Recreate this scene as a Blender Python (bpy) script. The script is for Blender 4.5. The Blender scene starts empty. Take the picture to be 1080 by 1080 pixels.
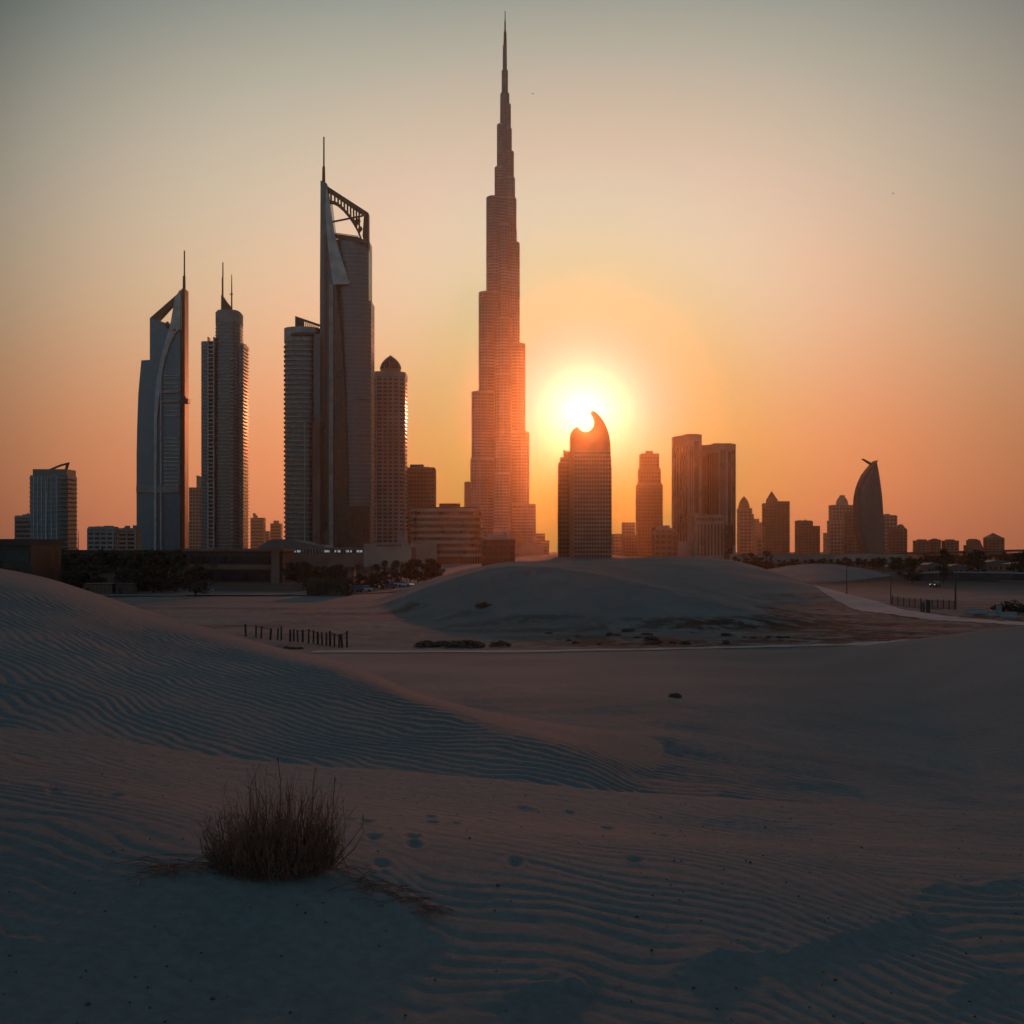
import bpy, math, random
import numpy as np
from mathutils import Vector

R = math.radians
PI = math.pi
sc = bpy.context.scene
COL = sc.collection
F = 1158.0          # focal length in pixels of the 1080 px photograph
HY = 578.0          # horizon row
EYE = 11.0          # eye height over the city plain (metres)

# ------------------------------------------------------------------ camera
cam_d = bpy.data.cameras.new('camera')
cam = bpy.data.objects.new('camera', cam_d)
COL.objects.link(cam)
cam.location = (0, 0, EYE)
cam.rotation_euler = (R(90), 0, 0)
cam_d.sensor_width = 36.0
cam_d.lens = 36.0 * F / 1080.0
cam_d.shift_y = (HY - 540.0) / 1080.0
cam_d.clip_start = 0.1
cam_d.clip_end = 20000
sc.camera = cam

# ------------------------------------------------------------------ sun direction, sky
SX, SY = 616.0, 438.0
sdir = Vector(((SX - 540) / F, 1.0, (HY - SY) / F)).normalized()
SUN_EL = math.asin(sdir.z)
SUN_AZ = math.atan2(sdir.x, sdir.y)


def lin(r, g, b):
    f = lambda c: (c / 255 / 12.92) if c / 255 <= 0.04045 else ((c / 255 + 0.055) / 1.055) ** 2.4
    return (f(r), f(g), f(b), 1.0)


def ramp(nt, fac, stops, interp='EASE'):
    n = nt.nodes.new('ShaderNodeValToRGB')
    n.color_ramp.interpolation = interp
    el = n.color_ramp.elements
    while len(el) > 1:
        el.remove(el[-1])
    el[0].position = stops[0][0]
    el[0].color = stops[0][1]
    for p, c in stops[1:]:
        e = el.new(p)
        e.color = c
    nt.links.new(fac, n.inputs['Fac'])
    return n.outputs['Color']


def mth(nt, op, a, b=None, clamp=False):
    n = nt.nodes.new('ShaderNodeMath')
    n.operation = op
    n.use_clamp = clamp
    for i, v in enumerate((a, b)):
        if v is None:
            continue
        if isinstance(v, (int, float)):
            n.inputs[i].default_value = v
        else:
            nt.links.new(v, n.inputs[i])
    return n.outputs[0]


def mixc(nt, mode, fac, a, b):
    n = nt.nodes.new('ShaderNodeMix')
    n.data_type = 'RGBA'
    n.blend_type = mode
    n.clamp_result = False
    for k, v in ((0, fac), (6, a), (7, b)):
        if isinstance(v, (int, float)):
            n.inputs[k].default_value = v
        elif isinstance(v, tuple):
            n.inputs[k].default_value = v
        else:
            nt.links.new(v, n.inputs[k])
    return n.outputs[2]


SKY_GAIN = 1.0
world = bpy.data.worlds.new('World')
sc.world = world
world.use_nodes = True
wt = world.node_tree
wt.nodes.clear()
wo = wt.nodes.new('ShaderNodeOutputWorld')
tc = wt.nodes.new('ShaderNodeTexCoord')
sep = wt.nodes.new('ShaderNodeSeparateXYZ')
wt.links.new(tc.outputs['Generated'], sep.inputs[0])
dotn = wt.nodes.new('ShaderNodeVectorMath')
dotn.operation = 'DOT_PRODUCT'
wt.links.new(tc.outputs['Generated'], dotn.inputs[0])
dotn.inputs[1].default_value = sdir
ang = mth(wt, 'DIVIDE', mth(wt, 'ARCCOSINE', mth(wt, 'MINIMUM', dotn.outputs['Value'], 0.9999999)), PI)      # 0..1 = 0..180 deg
elev = mth(wt, 'DIVIDE', mth(wt, 'ARCSINE', sep.outputs['Z']), PI / 2, clamp=True)                          # 0..1 = 0..90 deg
E = lambda d: d / 90.0
A = lambda d: d / 180.0
base = ramp(wt, elev, [
    (E(0), lin(198, 116, 88)), (E(3), lin(208, 128, 92)), (E(7), lin(214, 144, 104)), (E(12), lin(214, 182, 146)),
    (E(17), lin(208, 191, 168)), (E(22), lin(192, 184, 166)), (E(27), lin(152, 162, 154)),
    (E(36), lin(84, 106, 116)), (E(55), lin(84, 90, 96)), (E(90), lin(84, 82, 88))], 'B_SPLINE')
fall = ramp(wt, ang, [
    (A(0), (0.12, 0.1, 0.1, 1)), (A(3), (0.1, 0.14, 0.14, 1)), (A(5), (0.07, 0.48, 0.2, 1)), (A(6), (0.06, 0.60, 0.32, 1)), (A(7), (0.13, 0.70, 0.47, 1)), (A(8), (0.37, 0.74, 0.6, 1)), (A(9), (0.6, 0.81, 0.7, 1)), (A(10), (0.75, 0.86, 0.78, 1)), (A(11), (0.85, 0.9, 0.85, 1)), (A(12), (0.93, 0.93, 0.91, 1)), (A(13), (0.99, 0.95, 0.96, 1)), (A(14), (1.02, 0.965, 0.99, 1)), (A(16), (1.01, 0.97, 1.0, 1)), (A(18), (0.955, 0.955, 0.985, 1)), (A(20), (0.88, 0.91, 0.945, 1)), (A(22), (0.81, 0.855, 0.9, 1)),
    (A(25), (.68, .72, .77, 1)), (A(29), (.44, .51, .57, 1)), (A(34), (.12, .17, .21, 1)),
    (A(50), (.24, .36, .46, 1)), (A(80), (.20, .40, .62, 1)), (A(180), (.10, .36, .80, 1))], 'LINEAR')
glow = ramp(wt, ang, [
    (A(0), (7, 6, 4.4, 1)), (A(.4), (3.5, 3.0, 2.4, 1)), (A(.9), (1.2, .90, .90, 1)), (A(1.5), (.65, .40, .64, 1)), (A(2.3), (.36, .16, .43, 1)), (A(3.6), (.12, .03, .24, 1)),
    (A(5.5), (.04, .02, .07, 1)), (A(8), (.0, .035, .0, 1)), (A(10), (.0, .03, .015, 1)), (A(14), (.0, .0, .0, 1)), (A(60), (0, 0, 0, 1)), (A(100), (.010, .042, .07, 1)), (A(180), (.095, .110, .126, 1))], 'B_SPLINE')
gel = ramp(wt, elev, [(E(0), (1, 1, .0, 1)), (E(3), (1, 1, .10, 1)), (E(5), (1, 1, .55, 1)), (E(7.2), (1, 1, 1, 1)), (E(90), (1, 1, 1, 1))], 'LINEAR')
cream = ramp(wt, ang, [(A(0), (0, 0, 0, 1)), (A(2), (0, .0, .03, 1)), (A(3.5), (0, .0, .08, 1)), (A(5.5), (0, .13, .15, 1)), (A(8), (0, .11, .17, 1)), (A(10.5), (.01, .11, .165, 1)), (A(13), (.03, .06, .08, 1)), (A(16), (.02, .02, .03, 1)), (A(22), (0, 0, 0, 1))], 'B_SPLINE')
cel = ramp(wt, elev, [(E(7), (0, 0, 0, 1)), (E(13), (1, 1, 1, 1)), (E(18), (1, 1, 1, 1)), (E(22), (0, 0, 0, 1))], 'B_SPLINE')
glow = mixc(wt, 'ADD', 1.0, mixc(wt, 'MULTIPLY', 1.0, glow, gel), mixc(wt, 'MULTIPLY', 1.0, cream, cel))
side = ramp(wt, mth(wt, 'ADD', mth(wt, 'MULTIPLY', sep.outputs['X'], .5), .5), [
    (0, (.5, .5, .5, 1)), (.2, (.58, .58, .58, 1)), (.30, (.64, .63, .63, 1)), (.38, (.57, .57, .56, 1)), (.46, (.51, .51, .51, 1)), (.54, (.5, .5, .5, 1)), (.62, (.5, .5, .5, 1)), (.70, (.405, .405, .42, 1)), (.85, (.36, .37, .39, 1)), (1, (.5, .5, .5, 1))], 'B_SPLINE')
side = mixc(wt, 'MULTIPLY', 1.0, side, (2.0, 2.0, 2.0, 1.0))
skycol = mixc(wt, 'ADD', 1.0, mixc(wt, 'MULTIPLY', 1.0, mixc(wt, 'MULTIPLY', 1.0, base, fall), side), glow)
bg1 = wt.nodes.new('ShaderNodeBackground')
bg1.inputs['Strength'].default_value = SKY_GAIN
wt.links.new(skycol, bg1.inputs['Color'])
nis = wt.nodes.new('ShaderNodeTexSky')
nis.sky_type = 'NISHITA'
nis.sun_disc = False
nis.sun_elevation = SUN_EL
nis.sun_rotation = SUN_AZ
nis.dust_density = 4.0
nis.air_density = 1.5
bg2 = wt.nodes.new('ShaderNodeBackground')
bg2.inputs['Strength'].default_value = 0.004
wt.links.new(nis.outputs[0], bg2.inputs['Color'])
addb = wt.nodes.new('ShaderNodeAddShader')
wt.links.new(bg1.outputs[0], addb.inputs[0])
wt.links.new(bg2.outputs[0], addb.inputs[1])
wt.links.new(addb.outputs[0], wo.inputs['Surface'])

sun_d = bpy.data.lights.new('sun', 'SUN')
sun_d.energy = 1.0
sun_d.angle = R(1.4)
sun_d.color = (1.0, 0.27, 0.11)
sun = bpy.data.objects.new('sun', sun_d)
COL.objects.link(sun)
sun.rotation_euler = (-sdir).to_track_quat('-Z', 'Y').to_euler()
sun.location = (200, 3000, 1200)

sc.view_settings.view_transform = 'Standard'
sc.view_settings.look = 'None'
sc.view_settings.exposure = 0.0
sc.view_settings.gamma = 1.0
sc.cycles.volume_bounces = 0
sc.cycles.max_bounces = 5
sc.cycles.diffuse_bounces = 2
sc.cycles.glossy_bounces = 3
sc.cycles.use_denoising = True
sc.cycles.sample_clamp_indirect = 4.0

# ------------------------------------------------------------------ materials


def mat(name, col, rough=0.8, metal=0.0, var=0.25, scale=0.15, bump=0.0, bscale=2.0, spec=0.4, col2=None):
    m = bpy.data.materials.new(name)
    m.use_nodes = True
    nt = m.node_tree
    b = nt.nodes['Principled BSDF']
    b.inputs['Roughness'].default_value = rough
    b.inputs['Metallic'].default_value = metal
    b.inputs['Specular IOR Level'].default_value = spec
    t = nt.nodes.new('ShaderNodeTexCoord')
    n = nt.nodes.new('ShaderNodeTexNoise')
    n.inputs['Scale'].default_value = scale
    n.inputs['Detail'].default_value = 5
    nt.links.new(t.outputs['Object'], n.inputs['Vector'])
    c2 = col2 or tuple(c * (1 - var) for c in col)
    c1 = tuple(min(1, c * (1 + var)) for c in col) if not col2 else col
    nt.links.new(ramp(nt, n.outputs['Fac'], [(.3, c2 + (1,)), (.7, c1 + (1,))]), b.inputs['Base Color'])
    if bump:
        n2 = nt.nodes.new('ShaderNodeTexNoise')
        n2.inputs['Scale'].default_value = bscale
        n2.inputs['Detail'].default_value = 6
        nt.links.new(t.outputs['Object'], n2.inputs['Vector'])
        bp = nt.nodes.new('ShaderNodeBump')
        bp.inputs['Strength'].default_value = bump
        bp.inputs['Distance'].default_value = 0.05
        nt.links.new(n2.outputs['Fac'], bp.inputs['Height'])
        nt.links.new(bp.outputs[0], b.inputs['Normal'])
    return m


def glass_mat(name, col, col2, w=1.6, h=3.6, rough=0.22, spec=0.6, metal=0.0):
    """curtain wall: each pane a little different in tint and gloss"""
    m = bpy.data.materials.new(name)
    m.use_nodes = True
    nt = m.node_tree
    b = nt.nodes['Principled BSDF']
    b.inputs['Specular IOR Level'].default_value = spec
    b.inputs['Metallic'].default_value = metal
    t = nt.nodes.new('ShaderNodeTexCoord')
    s = nt.nodes.new('ShaderNodeSeparateXYZ')
    nt.links.new(t.outputs['Object'], s.inputs[0])
    u = mth(nt, 'FLOOR', mth(nt, 'DIVIDE', mth(nt, 'ADD', s.outputs['X'], s.outputs['Y']), w))
    v = mth(nt, 'FLOOR', mth(nt, 'DIVIDE', s.outputs['Z'], h))
    c = nt.nodes.new('ShaderNodeCombineXYZ')
    nt.links.new(u, c.inputs[0])
    nt.links.new(v, c.inputs[1])
    wn = nt.nodes.new('ShaderNodeTexWhiteNoise')
    wn.noise_dimensions = '2D'
    nt.links.new(c.outputs[0], wn.inputs['Vector'])
    nt.links.new(ramp(nt, wn.outputs['Value'], [(0, col + (1,)), (.75, col2 + (1,)), (1, tuple(min(1, k * 1.15) for k in col2) + (1,))]), b.inputs['Base Color'])
    nt.links.new(mth(nt, 'ADD', mth(nt, 'MULTIPLY', wn.outputs['Value'], 0.06), rough - .03), b.inputs['Roughness'])
    return m


def emit_mat(name, col, strength):
    m = bpy.data.materials.new(name)
    m.use_nodes = True
    b = m.node_tree.nodes['Principled BSDF']
    b.inputs['Base Color'].default_value = (.2, .2, .2, 1)
    b.inputs['Emission Color'].default_value = col + (1,)
    b.inputs['Emission Strength'].default_value = strength
    return m


def sand_mat():
    m = bpy.data.materials.new('sand')
    m.use_nodes = True
    nt = m.node_tree
    b = nt.nodes['Principled BSDF']
    b.inputs['Roughness'].default_value = 0.95
    b.inputs['Specular IOR Level'].default_value = 0.08
    t = nt.nodes.new('ShaderNodeTexCoord')

    def noise(scale, detail=5, rough=.55):
        n = nt.nodes.new('ShaderNodeTexNoise')
        n.inputs['Scale'].default_value = scale
        n.inputs['Detail'].default_value = detail
        n.inputs['Roughness'].default_value = rough
        nt.links.new(t.outputs['Object'], n.inputs['Vector'])
        return n.outputs['Fac']
    big = ramp(nt, noise(.09), [(.3, (.178, .170, .153, 1)), (.7, (.228, .213, .188, 1))])
    fine = ramp(nt, noise(9, 8, .7), [(.3, (.86, .86, .86, 1)), (.7, (1.12, 1.12, 1.12, 1))])
    c = mixc(nt, 'MULTIPLY', 1.0, big, fine)
    # dark reddish scrub patches in the flat valley between the dunes
    at = nt.nodes.new('ShaderNodeAttribute')
    at.attribute_name = 'scrub'
    sp = ramp(nt, noise(.35, 6, .65), [(.36, (0, 0, 0, 1)), (.54, (1, 1, 1, 1))])
    f = mth(nt, 'MULTIPLY', at.outputs['Fac'], sp)
    c = mixc(nt, 'MIX', f, c, (.065, .036, .027, 1))
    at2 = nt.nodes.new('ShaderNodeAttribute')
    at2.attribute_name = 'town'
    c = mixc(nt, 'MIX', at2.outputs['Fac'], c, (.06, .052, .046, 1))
    nt.links.new(c, b.inputs['Base Color'])
    bp = nt.nodes.new('ShaderNodeBump')
    bp.inputs['Strength'].default_value = 0.8
    bp.inputs['Distance'].default_value = 0.014
    nt.links.new(noise(26, 8, .75), bp.inputs['Height'])
    bp2 = nt.nodes.new('ShaderNodeBump')
    bp2.inputs['Strength'].default_value = 0.45
    bp2.inputs['Distance'].default_value = 0.06
    nt.links.new(noise(3.2, 6, .6), bp2.inputs['Height'])
    nt.links.new(bp.outputs[0], bp2.inputs['Normal'])
    nt.links.new(bp2.outputs[0], b.inputs['Normal'])
    return m


M = dict(
    sand=sand_mat(),
    path=mat('pale_track', (.34, .31, .28), .9, var=.12, scale=.4, bump=.3),
    asphalt=mat('asphalt', (.05, .048, .047), .9, bump=.2),
    concrete=mat('concrete', (.26, .265, .27), .75, scale=.05),
    pale=mat('pale_cladding', (.33, .29, .27), .6, scale=.06),
    tierband=mat('tier_banding', (.27, .29, .30), .7, scale=.05),
    sunglow=mat('painted_sun_glow', (.38, .17, .075), .6, scale=.06),  # orange sun glow on the crescent tower, put into its cladding colour
    stone=mat('warm_stone', (.34, .25, .19), .75, scale=.06),
    brown=mat('brown_cladding', (.20, .115, .085), .7, scale=.08),
    terracotta=mat('terracotta_render', (.26, .13, .085), .8, scale=.12),
    darkbrown=mat('dark_brown_brick', (.09, .05, .04), .8, scale=.1),
    metal=mat('brushed_metal', (.22, .22, .23), .4, metal=.7, scale=.2),
    steel=mat('dark_steel', (.06, .06, .065), .45, metal=.5, scale=.3),
    redmetal=mat('red_brown_metal', (.16, .06, .045), .45, metal=.3),
    aluminium=mat('pale_aluminium', (.42, .42, .42), .5, metal=.15, scale=.1),
    roof=mat('roof_sheet', (.15, .135, .13), .55, metal=.1, scale=.1),
    glass_blue=glass_mat('blue_curtain_glass', (.01, .15, .21), (.014, .17, .24), metal=.12),
    glass_grey=glass_mat('grey_curtain_glass', (.070, .108, .120), (.082, .122, .134), metal=.15),
    glass_steel=glass_mat('steel_curtain_glass', (.055, .085, .097), (.07, .105, .118), rough=.30, metal=.3),
    glass_dark=glass_mat('dark_window_glass', (.015, .016, .018), (.03, .03, .032)),
    glass_bronze=glass_mat('bronze_window_glass', (.045, .03, .022), (.08, .052, .038)),
    leaf=mat('leaf', (.040, .046, .026), .7, scale=.6, var=.4),
    leaf2=mat('dusty_leaf', (.052, .050, .032), .75, scale=.6, var=.4),
    bark=mat('bark', (.07, .052, .04), .9, scale=2),
    straw=mat('dry_stem', (.22, .085, .05), .8, scale=6, var=.45),
    scrub=mat('dry_scrub', (.16, .085, .055), .85, scale=2, var=.4),
    white=mat('white_paint', (.33, .26, .22), .5, var=.06),
    carpaint=mat('car_paint', (.10, .10, .11), .3, metal=.3, var=.1),
    carwhite=mat('white_car_paint', (.45, .45, .45), .3, var=.05),
    rubber=mat('rubber', (.02, .02, .02), .8),
    wood=mat('weathered_post', (.045, .036, .03), .9, scale=5),
    bird=mat('bird_feathers', (.03, .03, .03), .8),
    lit=emit_mat('lit_window', (.75, .95, 1.0), .28),
    litwarm=emit_mat('lit_lamp', (1.0, .8, .6), .8),
)

# ------------------------------------------------------------------ mesh builder


class MB:
    def __init__(self):
        self.v = []
        self.f = []

    def add(self, vs, fs):
        o = len(self.v)
        self.v += vs
        self.f += [tuple(i + o for i in f) for f in fs]

    def box(self, x0, x1, y0, y1, z0, z1):
        self.add([(x0, y0, z0), (x1, y0, z0), (x1, y1, z0), (x0, y1, z0), (x0, y0, z1), (x1, y0, z1), (x1, y1, z1), (x0, y1, z1)],
                 [(0, 3, 2, 1), (4, 5, 6, 7), (0, 1, 5, 4), (1, 2, 6, 5), (2, 3, 7, 6), (3, 0, 4, 7)])
        return self

    def prism_y(self, poly, y0, y1):
        """poly in (x, z), extruded along y"""
        n = len(poly)
        a = sum(poly[i][0] * poly[(i + 1) % n][1] - poly[(i + 1) % n][0] * poly[i][1] for i in range(n))
        if a < 0:
            poly = poly[::-1]
        self.add([(x, y0, z) for x, z in poly] + [(x, y1, z) for x, z in poly],
                 [tuple(range(n)), tuple(range(2 * n - 1, n - 1, -1))] + [(i, i + n, (i + 1) % n + n, (i + 1) % n) for i in range(n)])
        return self

    def loft(self, rings, cap=True):
        n = len(rings[0])
        vs = [p for r in rings for p in r]
        fs = []
        for k in range(len(rings) - 1):
            for i in range(n):
                j = (i + 1) % n
                fs.append((k * n + i, k * n + j, (k + 1) * n + j, (k + 1) * n + i))
        if cap:
            fs.append(tuple(range(n - 1, -1, -1)))
            o = (len(rings) - 1) * n
            fs.append(tuple(range(o, o + n)))
        self.add(vs, fs)
        return self

    def prism_z(self, plan, z0, z1):
        n = len(plan)
        a = sum(plan[i][0] * plan[(i + 1) % n][1] - plan[(i + 1) % n][0] * plan[i][1] for i in range(n))
        if a < 0:
            plan = plan[::-1]
        return self.loft([[(x, y, z0) for x, y in plan], [(x, y, z1) for x, y in plan]])

    def tube(self, pts, rad, n=6):
        pts = [Vector(p) for p in pts]
        if not isinstance(rad, (list, tuple)):
            rad = [rad] * len(pts)
        rings = []
        for i, p in enumerate(pts):
            d = (pts[min(i + 1, len(pts) - 1)] - pts[max(i - 1, 0)]).normalized()
            a = d.cross(Vector((0, 0, 1)) if abs(d.z) < .9 else Vector((1, 0, 0))).normalized()
            b = d.cross(a)
            rings.append([tuple(p + (a * math.cos(2 * PI * k / n) + b * math.sin(2 * PI * k / n)) * rad[i]) for k in range(n)])
        return self.loft(rings)

    def lathe(self, cx, cy, prof, n=20, sy=1.0):
        return self.loft([[(cx + r * math.cos(2 * PI * k / n), cy + sy * r * math.sin(2 * PI * k / n), z) for k in range(n)] for r, z in prof])

    def build(self, name, m, parent=None, loc=None, smooth=False):
        me = bpy.data.meshes.new(name)
        me.from_pydata(self.v, [], self.f)
        me.materials.append(M[m] if isinstance(m, str) else m)
        if smooth:
            me.polygons.foreach_set('use_smooth', [True] * len(me.polygons))
        me.update()
        o = bpy.data.objects.new(name, me)
        COL.objects.link(o)
        if parent:
            o.parent = parent
        if loc:
            o.location = loc
        return o


def tag(o, label=None, cat=None, group=None, kind=None):
    if label:
        o['label'] = label
    if cat:
        o['category'] = cat
    if group:
        o['group'] = group
    if kind:
        o['kind'] = kind
    return o


def empty(name, loc, label, cat, group=None, rz=0):
    o = bpy.data.objects.new(name, None)
    COL.objects.link(o)
    o.location = loc
    o.rotation_euler = (0, 0, rz)
    return tag(o, label, cat, group)


def copy_tree(o, parent=None):
    c = o.copy()
    COL.objects.link(c)
    if parent:
        c.parent = parent
    for ch in list(o.children):
        copy_tree(ch, c)
    return c


# ------------------------------------------------------------------ terrain
rng = np.random.default_rng(7)
PERM = rng.permutation(4096)
GR = rng.uniform(0, 2 * PI, 4096)


def gnoise(x, y):
    xi = np.floor(x).astype(np.int64)
    yi = np.floor(y).astype(np.int64)
    xf = x - xi
    yf = y - yi
    u = xf * xf * xf * (xf * (xf * 6 - 15) + 10)
    v = yf * yf * yf * (yf * (yf * 6 - 15) + 10)

    def g(ix, iy, dx, dy):
        h = GR[(PERM[(ix & 4095)] + iy) & 4095]
        return np.cos(h) * dx + np.sin(h) * dy
    a = g(xi, yi, xf, yf)
    b = g(xi + 1, yi, xf - 1, yf)
    c = g(xi, yi + 1, xf, yf - 1)
    d = g(xi + 1, yi + 1, xf - 1, yf - 1)
    return (a + (b - a) * u) + ((c + (d - c) * u) - (a + (b - a) * u)) * v


def sp(t, w):
    return (t + np.sqrt(t * t + w * w)) / 2


def smax(a, b, k):
    return (a + b + np.sqrt((a - b) ** 2 + k * k)) / 2


def tab(px, xs, ys):
    """smooth table: mean of piecewise-linear lookups"""
    return (np.interp(px - 16, xs, ys) + 2 * np.interp(px, xs, ys) + np.interp(px + 16, xs, ys)) / 4


def zof(py, Y):
    return EYE - (py - HY) * Y / F


FOOT = [(372, 863), (387, 866), (453, 860), (455, 866), (479, 867), (394, 884), (434, 883), (437, 893), (402, 920), (543, 910), (551, 851), (560, 852),
        (700, 880), (640, 872), (600, 855), (668, 905), (120, 840), (60, 835)]
# little wind scarps near the camera: polylines of pixel points, drop height
SCARPS = [([(690, 1030), (750, 1017), (775, 1012), (800, 1006), (825, 1013), (860, 1000), (890, 990), (955, 975), (1000, 966), (1030, 975)], .16),
          ([(930, 948), (990, 940), (1040, 937), (1080, 933), (1180, 925)], .14),
          ([(480, 1066), (540, 1055), (600, 1043), (635, 1036), (665, 1056)], .13),
          ([(960, 1072), (1010, 1050), (1040, 1040), (1080, 1034), (1180, 1025)], .15),
          ([(340, 948), (380, 955), (420, 966), (450, 985), (475, 1003)], .16),
          ([(-60, 990), (60, 1000), (160, 1012), (260, 1030)], .07)]


CACHE = {}


def zA_base(px, Y):
    yc = tab(px, [-600, 0, 540, 1080, 1700], [15, 16, 16.5, 17, 17])
    pyc = tab(px, [-600, -300, 0, 100, 235, 330, 420, 500, 560, 640, 760, 900, 1080, 1700], [745, 752, 767, 777, 799, 808, 813, 820, 826, 834, 842, 850, 858, 880])
    zc = zof(pyc, yc)
    zn = tab(px, [-600, 0, 540, 1080, 1700], [8.15, 8.0, 7.95, 7.85, 7.7])
    t = np.clip((Y - 5.5) / (yc - 5.5), 0, None)
    front = zn + (zc - zn) * t
    soft = tab(px, [0, 640, 800, 1000, 1700], [.04, .08, .2, .35, .5])
    slip = tab(px, [0, 640, 800, 1000, 1700], [.55, .5, .42, .34, .3])
    sl = (zc - zn) / (yc - 5.5)
    tt = Y - yc
    hump = .38 * np.exp(-((Y - 10.3) / 2.7) ** 2) * tab(px, [-600, 0, 700, 1080, 1700], [1, 1, 1, .75, .7])
    return zn + sl * (Y - 5.5) + hump - (slip + sl) * (sp(tt, soft) - soft / 2), tt


def fray(px, py):
    """distance at which the sight line through a foreground pixel meets the near sand"""
    Y = np.full(np.shape(px), 9.0)
    px = np.asarray(px, float)
    py = np.asarray(py, float)
    for _ in range(40):
        Y = .5 * Y + .5 * (EYE - zA_base(px, Y)[0]) * F / (py - HY)
    return Y


def height(X, Y, parts=False):
    X = np.asarray(X, float)
    Y0 = np.asarray(Y, float)
    Y = np.maximum(Y0, 1.0)
    px = np.clip(540 + F * X / Y, -600, 1700)
    big = gnoise(X / 9.0, Y0 / 9.0)
    med = gnoise(X / 3.1 + 7, Y0 / 3.1)
    # foreground dune
    zA, tA = zA_base(px, Y)
    zA = zA + np.where(tA < 0, 1, np.exp(-np.clip(tA, 0, 50) / 2)) * (.05 * big + .018 * med) * np.clip((Y - 1) / 4, 0, 1) * np.clip(-tA / 3 + .15, .15, 1)
    # plain behind it
    ly = np.log(Y)
    P = np.interp(ly, np.log([1, 12, 16, 20, 30, 45, 70, 90, 110, 135, 300, 6000]), [7.6, 7.1, 6.75, 6.45, 5.75, 4.75, 3.2, 2.15, 1.5, 1.2, .35, 0])
    P = P + .10 * big * np.clip(Y / 40, 0, 1) + .12 * gnoise(X / 31, Y0 / 31) * np.clip(Y / 60, 0, 1)
    P = P - .55 * np.exp(-((Y - 22) / 5.5) ** 2) * np.clip((760 - px) / 300, 0, 1)
    P = P - 1.5 * np.exp(-((Y - 37) / 15) ** 2) * np.clip((px - 700) / 330, 0, 1)
    # left dune
    xs = [-600, -300, 0, 50, 100, 150, 200, 250, 300, 350, 400, 425, 500, 540, 620, 720, 1700]
    yr = tab(px, xs, [42, 42, 42, 42, 42, 42, 41, 40, 38, 35.5, 33, 31, 27, 25, 22.5, 21, 20])
    zr = tab(px, xs, [10.6, 10.4, 9.66, 9.22, 8.68, 8.05, 7.71, 7.44, 7.16, 7.05, 6.86, 6.72, 6.76, 6.80, 6.6, 5.6, 0])
    zt = tab(px, xs, [7.2, 7.0, 6.85, 6.75, 6.65, 6.55, 6.45, 6.35, 6.25, 6.2, 6.15, 6.15, 6.25, 6.35, 6.3, 5.6, 0])
    s1 = (zr - zt) / np.maximum(yr - 19.0, 3)
    T = yr * .36
    pys = tab(px, [-600, 0, 50, 100, 150, 200, 250, 300, 350, 370, 400, 440, 540, 1700], [585, 597, 607, 624, 641, 655, 671, 686, 696, 702, 716, 735, 760, 900])
    z2 = zof(pys, yr + T)
    s2 = np.minimum((z2 - zr) / T, .03)
    t = Y - yr
    wob = .12 * big + .03 * med
    zB = zr + s1 * t + (s2 - s1) * (sp(t, 1.2) - .6) + (-.24 - s2) * (sp(t - T, 4) - 1) + wob * np.clip(np.abs(t) / 6, .1, 1) - .02
    # right-hand near dune
    xs = [-600, 560, 620, 700, 800, 850, 900, 960, 1020, 1080, 1300, 1700]
    yr = tab(px, xs, [95, 95, 93, 90, 86, 84, 80, 76, 72, 70, 66, 60])
    zr = tab(px, xs, [-6, .9, 1.5, 2.2, 2.72, 3.2, 3.9, 4.75, 5.6, 6.2, 7.5, 8.5])
    sl = tab(px, xs, [0, 0, -.02, -.02, .01, .035, .05, .06, .065, .065, .065, .065])
    t = Y - yr
    zC = zr + sl * t + (-.2 - sl) * (sp(t, 3.0) - 1) + .08 * big * np.clip(np.abs(t) / 10, .1, 1)
    # two dunes in the middle distance
    xs = [-600, 360, 400, 450, 500, 540, 580, 620, 660, 700, 750, 800, 860, 920, 1700]
    yr = tab(px, xs, [190, 190, 188, 182, 175, 170, 165, 160, 155, 150, 145, 140, 138, 136, 130])
    zr = tab(px, xs, [-12, -1.5, .6, 4.2, 6.9, 7.95, 7.75, 7.05, 6.05, 4.9, 3.5, 2.3, 1.1, -.5, -12])
    z2 = tab(px, xs, [-12, -1.2, 1.0, 5.3, 7.9, 9.1, 9.15, 8.9, 8.3, 7.0, 5.0, 3.2, 1.6, -.5, -12])
    t = Y - yr
    T = 36.0
    s2 = (z2 - zr) / (T - 16) + .004
    s1 = tab(px, xs, [.03, .03, .05, .11, .17, .20, .215, .205, .19, .17, .14, .11, .08, .05, .05])
    n2 = gnoise(X / 14 + 3, Y0 / 14)
    zD = zr + s1 * t + (-.004 - s1) * (sp(t, .8) - .4) + (s2 + .004) * sp(t - 16, 2) + (-.3 - s2) * (sp(t - T, 8) - 1.5) + (.25 * n2 + .10 * gnoise(X / 4.5, Y0 / 4.5) + .05 * gnoise(X / 1.1, Y0 / 2.4)) * np.clip(np.abs(t) / 10, .15, 1)
    xs = [-600, 480, 540, 600, 650, 700, 760, 800, 850, 880, 920, 960, 1010, 1100, 1700]
    zr = tab(px, xs, [-12, 1, 5, 8.1, 8.9, 9.25, 8.9, 7.1, 4.1, 2.9, 2.0, 1.5, .6, -3, -12])
    t = Y - tab(px, xs, [275, 275, 275, 275, 275, 275, 275, 262, 238, 218, 197, 182, 170, 160, 160])
    zE = zr + .09 * t + (-.09 - .22) * (sp(t, 14) - 5) + .3 * n2
    xs = [-600, 790, 830, 860, 890, 920, 950, 1000, 1700]
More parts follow.
